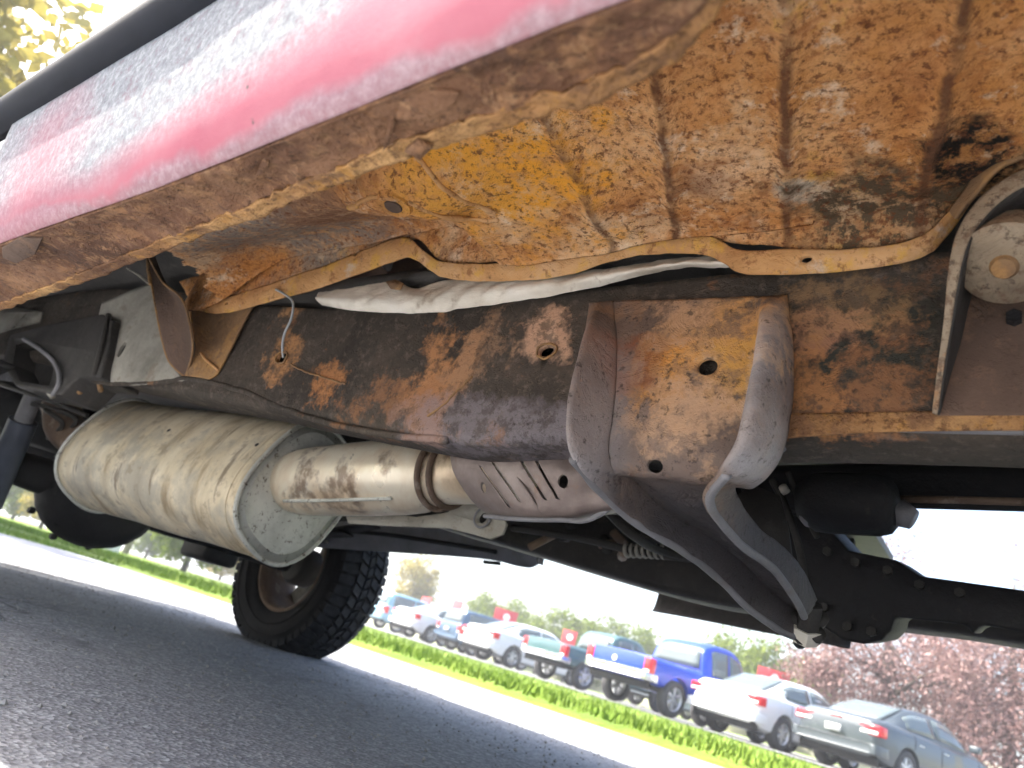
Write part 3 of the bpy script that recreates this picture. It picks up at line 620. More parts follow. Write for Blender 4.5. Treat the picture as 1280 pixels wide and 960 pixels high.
# --- rail lower edge and side plate right of the crossmember
T('edge_flange', *grid([SP([(945, 518, .697), (1080, 516, .697), (1280, 512, .697)]), SP([(945, 534, .6955), (1080, 530, .6955), (1280, 525, .6955)]), SP([(945, 552, .697), (1080, 541, .697), (1280, 538, .697)])], 90, 8), M['lip2'], rl, solid=.002)
tr = SP([(960, 556, .715), (1010, 530, .70), (1040, 527, .70), (1120, 534, .70), (1280, 538, .70)]); tr2 = SP([(960, 566, .74), (1010, 556, .735), (1060, 552, .735), (1130, 556, .735), (1280, 560, .735)]); tr3 = SP([(955, 576, .79), (1010, 574, .79), (1060, 574, .79), (1130, 578, .79), (1280, 582, .79)])
T('bottom_flange', *grid([tr, tr2, tr3], 60, 14), M['grey'], rl, solid=.004)
v, f = tube(SP([(968, 392, .697), (966, 450, .697), (962, 520, .697)]), .006, 8, step=20); T('weld_bead', shake(v, .002, 60, 2), f, M['gus'], rl)

# --- body mount bracket and bushing at far right
bA = SP([(1300, 205, .60), (1262, 222, .60), (1226, 248, .60), (1200, 285, .60), (1188, 330, .61), (1180, 400, .63), (1172, 460, .66), (1166, 516, .692)])
bB = SP([(1300, 226, .60), (1268, 240, .60), (1236, 266, .60), (1212, 300, .60), (1200, 340, .61), (1190, 400, .63), (1180, 460, .66), (1172, 518, .692)])
bm_ = T('body_mount_bracket', *grid([bA, bB], 60, 5), M['bush'], truck, solid=.004)
bC = [(p[0]+.0, p[1]+.075, p[2]+.015) for p in bB]; T('bracket_wall', *grid([bB, bC], 60, 8), M['dark'], bm_, solid=.003)
bD = SP([(1212, 300, .675), (1260, 280, .675), (1330, 262, .675)]); bE = SP([(1190, 420, .69), (1250, 420, .69), (1330, 420, .69)]); bF = SP([(1172, 520, .696), (1250, 520, .696), (1330, 520, .696)])
T('bracket_back', *grid([bD, bE, bF], 20, 20), M['leaf'], bm_, solid=.003)
cb = Vector(S(1256, 332, l=.62)); dv = Vector((.12, -.55, -.83)).normalized(); q = pxm(cb)
T('bushing', *tube([cb-dv*.05, cb-dv*.012, cb-dv*.003, cb, cb+dv*.003], [46*q, 54*q, 55*q, 50*q, 18*q], 32), M['bush'], bm_, auto=35)
T('bushing_lip', *tube([cb+dv*.002, cb+dv*.007], [17*q, 13*q], 20), M['gus'], bm_, auto=30)
T('bushing_bolt', *tube([S(1268, 402, l=.69), Vector(S(1268, 402, l=.69))+Vector((0, -.012, 0))], 10*q, 6), M['black'], bm_, smooth=False)
vs, fs = grid([SP([(1300, 160, .62), (1240, 196, .62), (1205, 240, .635), (1190, 262, .655)]), SP([(1300, 190, .61), (1250, 212, .61), (1215, 248, .63), (1196, 275, .65)])], 40, 6)
T('bracket_strap', shake(vs, .002, 30, 4), fs, M['gus'], bm_, solid=.004)

# --- running gear: axle, differential, springs, wheels
WR, WL = 2.70, 2.07
T('axle_housing', *tube([(WR, .42, .385), (WR, .8, .385), (WR, 1.0, .39), (WR, 1.48, .39), (WR, 1.7, .385), (WR, 2.07, .385)], [.045, .045, .06, .06, .045, .045], 20, step=50, curve=lin), M['black'], truck)
loops = []
for i in range(13):
    a = -math.pi/2+math.pi*i/12; c = Vector((WR+.13*math.sin(a), LC-.03, .375)); rad = .16*math.cos(a)**.6+.005 if abs(math.cos(a)) > .01 else .01
    loops.append([c+Vector((0, rad*math.cos(w)*1.25, rad*math.sin(w))) for w in th[::3]])
df = T('differential', *rings(loops), M['black'], truck)
for k in range(10):
    w = 2*math.pi*k/10; c = Vector((WR+.05, LC-.03+.205*math.cos(w), .375+.165*math.sin(w))); T('cover_bolt', *tube([c, c+Vector((.02, 0, 0))], .012, 6), M['black'], df, smooth=False)
dl = S(70, 657, r=WR-.05); T('axle_vent', *tube([dl, Vector(dl)+Vector((0, 0, .05))], .012, 8), M['black'], truck)
vs, fs = grid([SP([(-40, 560, 1.5), (20, 590, 1.5), (60, 596, 1.5)]), SP([(-40, 590, 1.4), (20, 605, 1.4), (45, 625, 1.4)])], 8, 6)
T('spare_tyre', *tube([(3.35, 1.2+.27*math.cos(w), .62+.0) if False else (3.35+.27*math.cos(w), 1.24+.27*math.sin(w), .62) for w in th[::2]]+[(3.62, 1.24, .62)], .11, 14, caps=False), M['rubber'], truck)
T('drive_shaft', *tube([(2.5, LC, .42), (1.4, LC-.05, .52), (.5, LC-.08, .56)], .042, 20, step=12), M['dark'], truck)
for l0 in (.56, 2*LC-.56):
    for k in range(4):
        e = .62-.13*k; z = .47-.012*k
        v, f = grid([[(WR-e, l0-.035, z+.10*(1-k*.2)**2), (WR-e*.5, l0-.035, z+.03), (WR, l0-.035, z), (WR+e*.5, l0-.035, z+.03), (WR+e, l0-.035, z+.10*(1-k*.2)**2)], [(WR-e, l0+.035, z+.10*(1-k*.2)**2), (WR-e*.5, l0+.035, z+.03), (WR, l0+.035, z), (WR+e*.5, l0+.035, z+.03), (WR+e, l0+.035, z+.10*(1-k*.2)**2)]], 24, 2)
        T('leaf_spring', v, f, M['black'], truck, solid=.009)
ub = S(262, 692, r=WR+.1); T('spring_plate', *boxv((ub[0]-.10, ub[1]-.08, ub[2]-.035), (ub[0]+.10, ub[1]+.08, ub[2]+.08)), M['black'], truck, bevel=.02)

def wheel(name, rc, lin_, sgn, parent):
    """lin_: lateral place of the inner face, sgn: +1 when the outer face is at larger l"""
    w = empty(name, parent); RT, W = .385, .27
    def lathe(nm, prof, mat, par, n=72, **k):
        loops = [[(rc+rad*math.cos(a), lin_+sgn*x, .385+rad*math.sin(a)) for a in [2*math.pi*i/n for i in range(n)]] for x, rad in prof]
        return T(nm, *rings(loops, caps=False), mat, par, **k)
    ty = lathe('tyre', [(.035, .205), (.022, .215), (.010, .24), (.0, .285), (.003, .325), (.012, .35), (.026, .366), (.04, .372), (.135, .374), (.23, .372), (.244, .366), (.258, .35), (.267, .325), (.27, .285), (.26, .24), (.248, .215), (.235, .205), (.235, .195), (.035, .195), (.035, .205)], M['rubber'], w)
    tb = []
    for row, (x0, x1) in enumerate(((.004, .062), (.072, .115), (.125, .150), (.158, .20), (.208, .266))):
        n = 52
        for i in range(n):
            a0 = 2*math.pi*(i+(.5 if row % 2 else 0)+random.uniform(-.06, .06))/n; a1 = a0+2*math.pi/n*(.74 if row in (0, 4) else .7)
            sk = (.05 if row % 2 else -.05) if row not in (0, 4) else 0
            lo_, hi_ = .366, .388
            pts = []
            for rad in (lo_-(.006 if row in (0, 4) else 0), hi_):
                for (x, a) in ((x0, a0), (x1, a0+sk), (x1, a1+sk), (x0, a1)):
                    rr_ = rad-(.03 if (row == 0 and x == x0) or (row == 4 and x == x1) else 0)
                    pts.append((rc+rr_*math.cos(a), lin_+sgn*x, .385+rr_*math.sin(a)))
            tb.append((pts, [(4, 5, 6, 7), (0, 1, 5, 4), (1, 2, 6, 5), (2, 3, 7, 6), (3, 0, 4, 7)]))
    t_ = T('tread_blocks', *join(tb), M['tread'], w, smooth=False); t_['kind'] = 'stuff'
    for rad in (.262, .312):
        lathe('sidewall_ring', [(.0015, rad-.004), (-.003, rad), (.0015, rad+.004)], M['rubber'], w)
    lathe('rim', [(.028, .212), (.022, .206), (.03, .195), (.06, .185), (.17, .18), (.20, .172), (.235, .195), (.24, .208)], M['rim'], w)
    for k in range(5):
        a = 2*math.pi*k/5+.35; ca, sa_ = math.cos(a), math.sin(a); pts = []
        for x in (.185, .215):
            for rad, hw in ((.05, .042), (.182, .030)):
                for s in (-1, 1): pts.append((rc+rad*ca-s*hw*sa_, lin_+sgn*x, .385+rad*sa_+s*hw*ca))
        T('spoke', pts, [(0, 1, 3, 2), (4, 5, 7, 6), (0, 1, 5, 4), (2, 3, 7, 6), (0, 2, 6, 4), (1, 3, 7, 5)], M['mud'], w, bevel=.005)
    v, f = tube([(rc, lin_+sgn*.10, .385), (rc, lin_+sgn*.22, .385)], [.07, .065], 28); T('hub', v, f, M['mud'], w, auto=40)
    v, f = tube([(rc, lin_+sgn*.03, .385), (rc, lin_+sgn*.05, .385), (rc, lin_+sgn*.13, .385)], [.07, .085, .085], 36); T('brake_drum', v, f, M['dark'], w, auto=40)
    return w
wheel('wheel', WR, WL, 1, truck); wheel('wheel', WR, 2*LC-WL, -1, truck)
wheel('wheel', -.75, WL, 1, truck); wheel('wheel', -.75, 2*LC-WL, -1, truck)

# --- far sill, seen from within
def band(name, lo, up, mat, lo_l, up_l, par=truck, n=70):
    return T(name, *grid([SP(lo, l=lo_l), [Vector(a).lerp(Vector(b), .5)+Vector((0, .0, -.012)) for a, b in zip(SP(lo, l=lo_l), SP(up, l=up_l))], SP(up, l=up_l)], n, 12), mat, par, solid=.004)
fs1 = band('far_sill', [(395, 684), (470, 689), (600, 698), (650, 708), (668, 708), (684, 694)], [(395, 655), (470, 650), (560, 658), (640, 664), (670, 668), (690, 672)], M['grey'], 2.02, 1.96)
fs2 = band('far_sill', [(672, 706), (684, 694), (740, 706), (800, 720), (860, 732), (930, 742)], [(672, 680), (690, 682), (750, 692), (810, 703), (870, 712), (930, 716)], M['dark'], 2.02, 1.97)
v, f = tube(SP([(676, 706, 2.0), (686, 692, 2.0), (740, 705, 2.0), (800, 718, 2.0), (870, 730, 2.0), (930, 736, 2.0)]), .007, 10, step=60); T('hem', v, f, M['grey'], fs2)
v, f = tube(SP([(410, 662, 1.97), (480, 668, 1.97), (560, 680, 1.97), (620, 690, 1.98)]), .008, 8, step=40); T('hem', v, f, M['black'], fs1)
T('drain_slot', *slab(SP([(604, 700), (624, 702), (624, 706), (604, 704)], l=2.0), (0, .01, 0)), M['black'], fs1)
T('inner_far_panel', *grid([SP([(400, 655, 2.0), (600, 662, 2.0), (940, 700, 2.0)]), SP([(400, 560, 2.03), (600, 560, 2.03), (940, 560, 2.03)])], 20, 10), M['black'], fs1, solid=.004)
# coil and clutter behind the crossmember
co = []
a, b = Vector(S(780, 688, l=1.5)), Vector(S(832, 690, l=1.5))
for i in range(140):
    t = i/139; w = t*2*math.pi*7; co.append(a.lerp(b, t)+Vector((0, math.cos(w), math.sin(w)))*.013)
T('coil_spring', *tube(co, .0045, 6), M['mud'], truck)
random.seed(3)
for k in range(9):
    x, y = 660+random.random()*170, 655+random.random()*35; p = Vector(S(x, y, l=1.4+random.random()*.3)); q = p+Vector((random.uniform(-.05, .05), .05, random.uniform(-.05, .05)))
    T('hose_clip', *tube([p, q], random.uniform(.006, .014), 8), M['rim' if k % 2 else 'dark'], truck)
for pts in ([(640, 660, 1.5), (720, 672, 1.5), (800, 690, 1.5), (880, 700, 1.5)], [(760, 640, 1.3), (790, 668, 1.3), (830, 690, 1.4), (900, 702, 1.5)], [(870, 660, 1.3), (905, 690, 1.3), (912, 702, 1.3)]):
    T('fuel_line', *tube(SP(pts), .009, 8, step=40), M['dark'], truck)

# --- transmission, transfer case and far rail at right
ta, tb_ = Vector(S(1012, 628, l=1.16)), Vector(S(1122, 632, l=1.16)); d = tb_-ta
tg = T('transfer_case', *tube([ta-d*.12, ta, ta+d*.06, ta+d*.2, ta+d*.78, ta+d*.92, ta+d*1.0], [.035, .048, .056, .058, .058, .052, .036], 28, squash=.8), M['black'], truck)
T('output_yoke', *tube([S(1122, 640, l=1.16), S(1142, 650, l=1.16)], [.022, .015], 14), M['grey'], tg)
T('mount_pad', *slab(SP([(992, 620), (1030, 632), (1030, 656), (1000, 652)], l=1.14), (0, .03, 0)), M['grey'], tg, bevel=.004)
gb = [[(970, 590), (1280, 592), (1280, 640), (1130, 636), (1110, 664), (1040, 668), (1030, 655), (985, 640)], ]
T('gearbox', *slab(SP([(905, 585), (1330, 580), (1330, 642), (1120, 636), (1105, 655), (1040, 655), (985, 645), (940, 640)], l=1.26), (0, .22, .09)), M['black'], truck, bevel=.02)
T('shift_rod', *tube(SP([(1120, 624, 1.2), (1200, 625, 1.2), (1300, 628, 1.2)]), .006, 8), M['rim'], truck)
T('oil_pan', *slab(SP([(925, 590), (1000, 600), (1030, 655), (1060, 688), (1120, 700), (1150, 720), (1180, 724), (1330, 745), (1330, 800), (1232, 782), (1222, 784), (1216, 794), (1208, 781), (1118, 771), (1114, 788), (1102, 800), (1078, 805), (1052, 800), (1020, 778), (992, 742), (960, 700), (905, 640)], l=1.34), (0, .16, .03)), M['black'], truck, bevel=.012)
for x_, y_ in ((1035, 690), (1070, 704), (1110, 714), (1150, 732), (1200, 742), (1090, 790), (1060, 784), (1030, 760), (1005, 725)):
    c = Vector(S(x_, y_, l=1.34)); T('pan_bolt', *tube([c, c+Vector((0, -.010, 0))], .008, 6), M['dark'], truck, smooth=False)
for pts, rad in (([(965, 600, 1.2), (985, 640, 1.2), (1000, 690, 1.2), (1008, 740, 1.2)], .006), ([(985, 590, 1.2), (1005, 640, 1.22), (1022, 672, 1.22)], .005), ([(940, 610, 1.2), (962, 650, 1.2), (975, 690, 1.2)], .005)):
    T('vent_hose', *tube(SP(pts), rad, 8, step=40), M['dark'], truck)
T('breather_cap', *tube([S(982, 615, l=1.2), S(978, 608, l=1.19)], [.008, .007], 10), M['foil'], truck)
T('side_support', *slab(SP([(893, 640), (940, 605), (975, 620), (985, 660), (990, 700), (975, 712), (940, 690)], l=1.05), (0, .006, 0)), M['dark'], truck)

# ------------------------------------------------------------------ ground, road, verge
def G(r, l, z=0.0): return RH*r+LL*l+Vector((0, 0, z))
def AZ(px, py, D, z=0.0):
    """ground point at level distance D in the direction of a photo spot"""
    d = RW @ Vector(((px-640)/FPX, -(py-480)/FPX, -1)); h = Vector((d.x, d.y, 0)).normalized(); return h*D+Vector((0, 0, z))
def asphalt(name, c0, c1, stones=1.0):
    b = NB(name); n1 = b.noise(.35, 6, .6); base = b.ramp(n1, [(.3, c0), (.7, c1)])
    v = b.voro(150, out='Color'); sp = b.n.new('ShaderNodeSeparateColor'); b.l.new(v, sp.inputs[0]); tone = sp.outputs[0]
    st = b.ramp(tone, [(.0, tuple(x*.6 for x in c0)), (.45, c0), (.75, c1), (1.0, tuple(min(1, x*1.5) for x in c1))])
    c = b.mix(.75*stones, base, st)
    c = b.mix(b.math('MULTIPLY', b.mr(b.noise(2.2, 7, .65), .56, .66), .35), c, tuple(x*.55 for x in c0))
    c = b.mix(b.math('MULTIPLY', b.mr(b.noise(380, 3, .6), .62, .68), .6), c, (.45, .43, .38))
    warp = b.n.new('ShaderNodeVectorMath'); warp.operation = 'ADD'; nz = b.n.new('ShaderNodeTexNoise'); nz.inputs['Scale'].default_value = 3; b.l.new(b.co, nz.inputs['Vector'])
    wv_ = b.n.new('ShaderNodeVectorMath'); wv_.operation = 'SCALE'; wv_.inputs['Scale'].default_value = .35; b.l.new(nz.outputs['Color'], wv_.inputs[0]); b.l.new(b.co, warp.inputs[0]); b.l.new(wv_.outputs[0], warp.inputs[1])
    crk = b.math('MULTIPLY', b.mr(b.voro(.9, warp.outputs[0], 'DISTANCE_TO_EDGE'), .002, .012, 1.0, 0.0), b.mr(b.noise(.6, 4), .45, .6))
    c = b.mix(b.math('MULTIPLY', crk, .85), c, (.03, .03, .032))
    c = b.mix(b.math('MULTIPLY', b.mr(b.noise(.9, 5, .6, dist=.8), .58, .64), .4), c, (.10, .10, .105))
    dist = b.voro(150); nr = b.bump(dist, .5, .005); nr = b.bump(b.noise(420, 4, .6), .4, .002, nr)
    return b.done(c, .78, 0, nr, .3)
MG = {}
MG['road'] = asphalt('pale_gravelly_asphalt', (.24, .247, .262), (.335, .342, .356))
MG['lot'] = asphalt('grey_lot_asphalt', (.18, .18, .185), (.24, .24, .24))
def grass_mat(name, a, b_, c_):
    b = NB(name); c = b.ramp(b.noise(1.4, 7, .65), [(.3, a), (.55, b_), (.75, c_)]); return b.done(c, .85, 0, b.bump(b.noise(40, 6, .7), .6, .03), .2)
MG['grass'] = grass_mat('spring_lawn', (.10, .16, .02), (.15, .22, .028), (.21, .25, .045))
def grit():
    random.seed(9); V, F = [], []
    for k in range(6000):
        r = random.uniform(.3, 5.0); l = random.uniform(.1, 4.3); rad = random.uniform(.0015, .0045)*(1.6 if random.random() < .04 else 1)
        c = G(r, l, rad*.5); i = len(V); a = random.random()*3
        for d in ((1, 0, 0), (0, 1, 0), (-1, 0, 0), (0, -1, 0), (0, 0, .8), (0, 0, -.5)):
            V.append(c+Vector((d[0]*math.cos(a)-d[1]*math.sin(a), d[0]*math.sin(a)+d[1]*math.cos(a), d[2]))*rad*random.uniform(.7, 1.25))
        for q in range(4): F += [(i+q, i+(q+1) % 4, i+4), (i+(q+1) % 4, i+q, i+5)]
    tag(raw('road_grit', V, F, plain('mixed_road_grit', (.30, .29, .27), .85, var=.5, nscale=60), None, smooth=False, fix=False), 'loose grit scattered on the asphalt beneath the truck', 'grit', kind='stuff')
def sheet(name, pts, mat, kind='structure', n=1):
    me = bpy.data.meshes.new(name); me.from_pydata([tuple(p) for p in pts], [], [tuple(range(len(pts)))]); me.update()
    bm = bmesh.new(); bm.from_mesh(me); bmesh.ops.recalc_face_normals(bm, faces=bm.faces)
    if bm.faces[0].normal.z < 0: bmesh.ops.reverse_faces(bm, faces=bm.faces[:])
    bm.to_mesh(me); bm.free()
    o = link(name, me, mat, None, False); tag(o, kind=kind); return o
g = sheet('ground', [(-600, -600, -.03), (600, -600, -.03), (600, 600, -.03), (-600, 600, -.03)], MG['grass'])
sheet('road', [G(-70, -40), G(-70, 4.5), G(-20, 4.5), G(-4, 4.5), G(2, 4.5), G(4, 4.5), G(7, 4.7), G(8.8, 4.8), G(9.4, 4.2), G(9.2, 2.6), G(10.2, -10), G(12, -40)], MG['road'])
ROW0, ROWD, ROWN = Vector((5.4, 15.8, 0)), Vector((-.59, .81, 0)).normalized(), Vector((.81, .59, 0)).normalized()   # the parked row
def LOT(t, n, z=.075): return ROW0+ROWD*t+ROWN*n+Vector((0, 0, z))
grit()
sheet('parking_lot', [LOT(-30, -1.6), LOT(60, -1.6), LOT(60, 13), LOT(-30, 13)], MG['lot'])
# gently crowned verge
curv = []
for r in [-30+1.4*i for i in range(60)]:
    e = 4.38+.08*noise.noise(Vector((r*.4, 0, 0))) if r < 6 else 4.38+.1*(r-6) if r < 9 else 4.68
    curv.append([G(r, e-.05, -.02), G(r, e+.08, .015), G(r, e+.9, .04), G(r, 10.5, .055), G(r, 18, .06), G(r, 32, .06)])
vs, fs = grid([list(x) for x in curv], 30, 60, fu=lin, fv=lin); vs = [v+Vector((0, 0, noise.noise(v*.9)*.010)) for v in vs]
tag(raw('grass_verge', vs, fs, MG['grass'], None), 'bright green grass verge between the road and the parked cars', 'grass', kind='structure')
random.seed(5); V, F = [], []
for k in range(34000):
    if k < 27000: r = random.uniform(-3, 24); l = 4.42+abs(random.gauss(0, 2.2)) if random.random() < .55 else random.uniform(4.45, 19)
    else: r = random.uniform(9.5, 17); l = random.uniform(-3, 8)
    p = G(r, l, -.02 if r > 9 and l < 4.8 else .04)
    if (p-ROW0).dot(ROWN) > -1.65: continue
    h = random.uniform(.03, .085); a = random.random()*6.28; w = Vector((math.cos(a), math.sin(a), 0))*.012
    t = p+Vector((random.uniform(-.03, .03), random.uniform(-.03, .03), h)); i = len(V); V += [p-w, p+w, t]; F.append((i, i+1, i+2))
MG['blade'] = grass_mat('grass_blades', (.11, .19, .02), (.17, .25, .035), (.25, .29, .06))
tag(raw('grass_blades', V, F, MG['blade'], None, smooth=False, fix=False), 'short grass blades on the verge by the road', 'grass', kind='stuff')

# ------------------------------------------------------------------ parked cars
MC = {}
def carpaint(name, col): return NB(name).done(col, .35, .1, None, .45, .4)
MC['tail'] = NB('red_lamp_lens').done((.62, .012, .02), .15, 0, None, .6)
MC['glass'] = NB('sky_toned_car_glass').done((.10, .125, .13), .06, 0, None, .6)  # paler colour paints in the sky reflected by the windows
MC['plate'] = plain('white_number_plate', (.72, .72, .70), .5)
MC['chrome'] = plain('dull_chrome', (.55, .56, .58), .25, .9)
MC['alloy'] = plain('silver_alloy', (.56, .57, .58), .35, .6)
MC['tyre'] = plain('grey_tyre', (.05, .05, .052), .8)
MC['plastic'] = plain('dark_bumper_plastic', (.06, .062, .066), .6)
MC['under'] = plain('black_underside', (.015, .015, .016), .8)
def crossloop(x, zb, zs, zt, hw, n=5):
    half = [(0, zb), (hw*.80, zb), (hw*.95, zb+.06), (hw*1.0, zb+(zs-zb)*.45), (hw*.985, zs), (hw*.93, zs+(zt-zs)*.6), (hw*.82, zt), (hw*.4, zt+.012), (0, zt+.016)]
    return [(x, y, z) for y, z in half]+[(x, -y, z) for y, z in half[-2:0:-1]]
def cabloop(x, zb, zt, hb, ht):
    half = [(0, zb), (hb, zb), (hb-.012, zb+.03), (hb+(ht-hb)*.5, zb+(zt-zb)*.55), (ht+.01, zt-.05), (ht-.05, zt-.008), (ht*.5, zt+.008), (0, zt+.012)]
    return [(x, y, z) for y, z in half]+[(x, -y, z) for y, z in half[-2:0:-1]]
def loft(secs, n):
    m = len(secs[0]); lines = [cr([s[i] for s in secs], n) for i in range(m)]
    return rings([[lines[i][k] for i in range(m)] for k in range(n)])
KINDS = {
 'sedan': dict(body=[(-2.34, .50, .74, .84, .66), (-2.27, .36, .84, .97, .80), (-2.0, .26, .88, 1.03, .87), (-1.35, .22, .88, 1.02, .90), (0, .20, .86, .97, .91), (1.1, .21, .84, .95, .90), (1.9, .24, .74, .82, .86), (2.28, .32, .62, .68, .76), (2.36, .42, .54, .58, .60)],
   cab=[(-1.85, .98, 1.00, .72, .60), (-1.45, .98, 1.19, .76, .60), (-.95, .96, 1.39, .78, .56), (-.2, .95, 1.445, .79, .58), (.4, .94, 1.40, .78, .57), (.9, .93, 1.20, .76, .60), (1.45, .92, .96, .72, .62)], wb=(-1.38, 1.38), wr=.325, hw=.90, lamp=(.66, .84, .09, .20), bump=.42),
 'suv': dict(body=[(-2.26, .50, .85, 1.0, .72), (-2.2, .40, .95, 1.08, .86), (-1.9, .32, 1.0, 1.1, .91), (-1.0, .30, .98, 1.08, .93), (0, .28, .98, 1.06, .93), (1.0, .30, .96, 1.04, .92), (1.8, .32, .9, .98, .88), (2.2, .4, .8, .86, .78), (2.3, .5, .7, .74, .62)],
   cab=[(-2.18, 1.05, 1.10, .76, .66), (-2.02, 1.05, 1.55, .78, .64), (-1.7, 1.04, 1.70, .80, .66), (-.6, 1.03, 1.74, .82, .67), (.2, 1.02, 1.70, .81, .66), (.75, 1.01, 1.42, .79, .66), (1.25, 1.0, 1.06, .76, .66)], wb=(-1.35, 1.38), wr=.36, hw=.92, lamp=(.72, .96, .08, .30), bump=.50),
 'pickup': dict(body=[(-2.72, .62, .95, 1.06, .90), (-2.66, .58, 1.0, 1.10, .95), (-2.2, .52, 1.0, 1.12, .97), (-1.0, .46, 1.0, 1.12, .98), (0, .44, 1.0, 1.10, .98), (1.0, .46, 1.0, 1.10, .97), (2.0, .5, .98, 1.08, .95), (2.55, .55, .9, 1.0, .88), (2.68, .62, .8, .86, .74)],
   cab=[(-.72, 1.05, 1.10, .84, .74), (-.62, 1.05, 1.62, .86, .70), (-.3, 1.05, 1.82, .87, .70), (.3, 1.05, 1.86, .87, .70), (.75, 1.05, 1.78, .86, .69), (1.15, 1.05, 1.42, .84, .7), (1.6, 1.05, 1.09, .82, .72)], wb=(-1.72, 1.75), wr=.39, hw=.97, lamp=(.82, 1.0, .08, .19), bump=.62),
}
def hit_body(o, x, s, z):
    ok, q, n, _ = o.ray_cast(Vector((x, s*3.0, z)), Vector((0, -s, 0)))
    return Vector((q.x, q.y+s*.001, q.z)) if ok and abs(q.y) > .6 else None
def car(name, kind, paint, px, py, D, az, label, wheelmat='alloy', badge=None, plate=True, sc_=1.0):
    K = KINDS[kind]; rt = empty(name); tag(rt, label, 'pickup' if kind == 'pickup' else 'car', 'cars parked beyond the verge')
    b = raw('body', *loft([crossloop(*s) for s in K['body']], 60), paint, rt)
    tools = [raw('tool', *tube([(x, s*(K['hw']+.2), K['wr']), (x, s*(K['hw']-.26), K['wr'])], K['wr']*1.17, 28), None, None, smooth=False) for x in K['wb'] for s in (-1, 1)]
    if kind == 'pickup': tools.append(raw('tool', *boxv((-2.60, -.80, .72), (-.86, .80, 1.4)), None, None, smooth=False))
    cut(b, tools); b.data.set_sharp_from_angle(angle=math.radians(35))
    cab_ = raw('cabin', *loft([cabloop(*s) for s in K['cab']], 40), paint, rt)
    C = K['cab']
    def at_(x, f, s, out=.008):
        for a, c in zip(C, C[1:]):
            if a[0] <= x <= c[0]:
                t = (x-a[0])/(c[0]-a[0]); q = [a[i]+(c[i]-a[i])*t for i in range(5)]
                zb, zt, hb, ht = q[1:]; y = hb+(ht-hb)*f*.95; return (x, s*(y+out), zb+.02+(zt-zb-.05)*f)
    xs = [C[1][0]+.22, (C[1][0]+C[-2][0])*.5-.02, (C[1][0]+C[-2][0])*.5+.05, C[-2][0]+.12]
    for s in (-1, 1):
        for x0, x1 in ((xs[0], xs[1]), (xs[2], xs[3])):
            vs, fs = grid([[at_(x0+(x1-x0)*i/6, f, s) for i in range(7)] for f in (.10, .5, .88)], 7, 4, fu=lin, fv=lin); raw('side_window', vs, fs, MC['glass'], rt, solid=.008)
    def back(x0, x1, z0f, z1f, nm):
        rows = []
        for (x, f) in ((x0, z0f), ((x0+x1)/2, .5), (x1, z1f)):
            for a, c in zip(C, C[1:]):
                if a[0] <= x <= c[0]:
                    t = (x-a[0])/(c[0]-a[0]); zt = a[2]+(c[2]-a[2])*t; ht = a[4]+(c[4]-a[4])*t; break
            rows.append([(x-.012*(1 if x1 > x0 else -1), y*(ht-.06), zt+.022) for y in (-1, -.5, 0, .5, 1)])
        raw(nm, *grid(rows, 9, 8), MC['glass'], rt, solid=.006)
    if kind == 'sedan': back(-1.78, -1.0, 0, 1, 'rear_window')
    elif kind == 'suv': raw('rear_window', *grid([[(-2.17, y*.66, 1.16) for y in (-1, 0, 1)], [(-2.06, y*.60, 1.56) for y in (-1, 0, 1)]], 7, 4), MC['glass'], rt, solid=.01)
    else: raw('rear_window', *grid([[(-.735, y*.70, 1.22) for y in (-1, 0, 1)], [(-.655, y*.62, 1.62) for y in (-1, 0, 1)]], 7, 4), MC['glass'], rt, solid=.01)
    back(C[-1][0]-.08, C[-3][0]+.1, 0, 1, 'windscreen')
    for s in (-1, 1):                                 # mirrors, door gaps and handles
        mx_ = C[-2][0]-.05; hw_ = K['hw']
        raw('door_mirror', *boxv((mx_-.09, s*(hw_-.04), C[-2][1]+.06), (mx_+.04, s*(hw_+.16), C[-2][1]+.20)), paint, rt, bevel=.03)
        for xd in (xs[0]+.05 if kind != 'pickup' else C[1][0]+.1, (xs[1]+xs[2])/2, xs[3]+.12):
            pts = [hit_body(b, xd, s, z_) for z_ in [K['bump']-.08+.06*i for i in range(12)]]; pts = [q for q in pts if q]
            if len(pts) > 2: raw('door_gap', *tube(pts, .007, 5), MC['under'], rt)
        for xd in (xs[0]+.25, xs[2]+.1):
            q = hit_body(b, xd, s, K['body'][4][2]-.06)
            if q: raw('door_handle', *boxv((q.x-.09, q.y-.012*1, q.z-.014), (q.x+.09, q.y+.012, q.z+.014)), MC['chrome'], rt, bevel=.008)
    xr = K['body'][0][0]; z0, z1, _, lw = K['lamp']
    hw = K['hw']
    for s in (-1, 1):
        if kind == 'pickup': v, f = boxv((xr-.015, s*(hw-.20), z0-.08), (xr+.16, s*(hw+.012), z1+.06))
        elif kind == 'suv': v, f = boxv((xr+.0, s*(hw-.26), z0), (xr+.22, s*(hw+.004), z1+.08))
        else: v, f = boxv((xr+.005, s*(hw-.42), z0+.06), (xr+.26, s*(hw-.015), z1+.06))
        raw('tail_light', v, f, MC['tail'], rt, bevel=.02)
        zz = [q[2] for q in v]; yy = [q[1] for q in v]; raw('reversing_lens', *boxv((xr-.022 if kind == 'pickup' else xr-.008, min(yy)+.03, min(zz)+.02), (xr+.05, max(yy)-.03, min(zz)+.075)), MC['plate'], rt, bevel=.008)
    bz = K['bump']
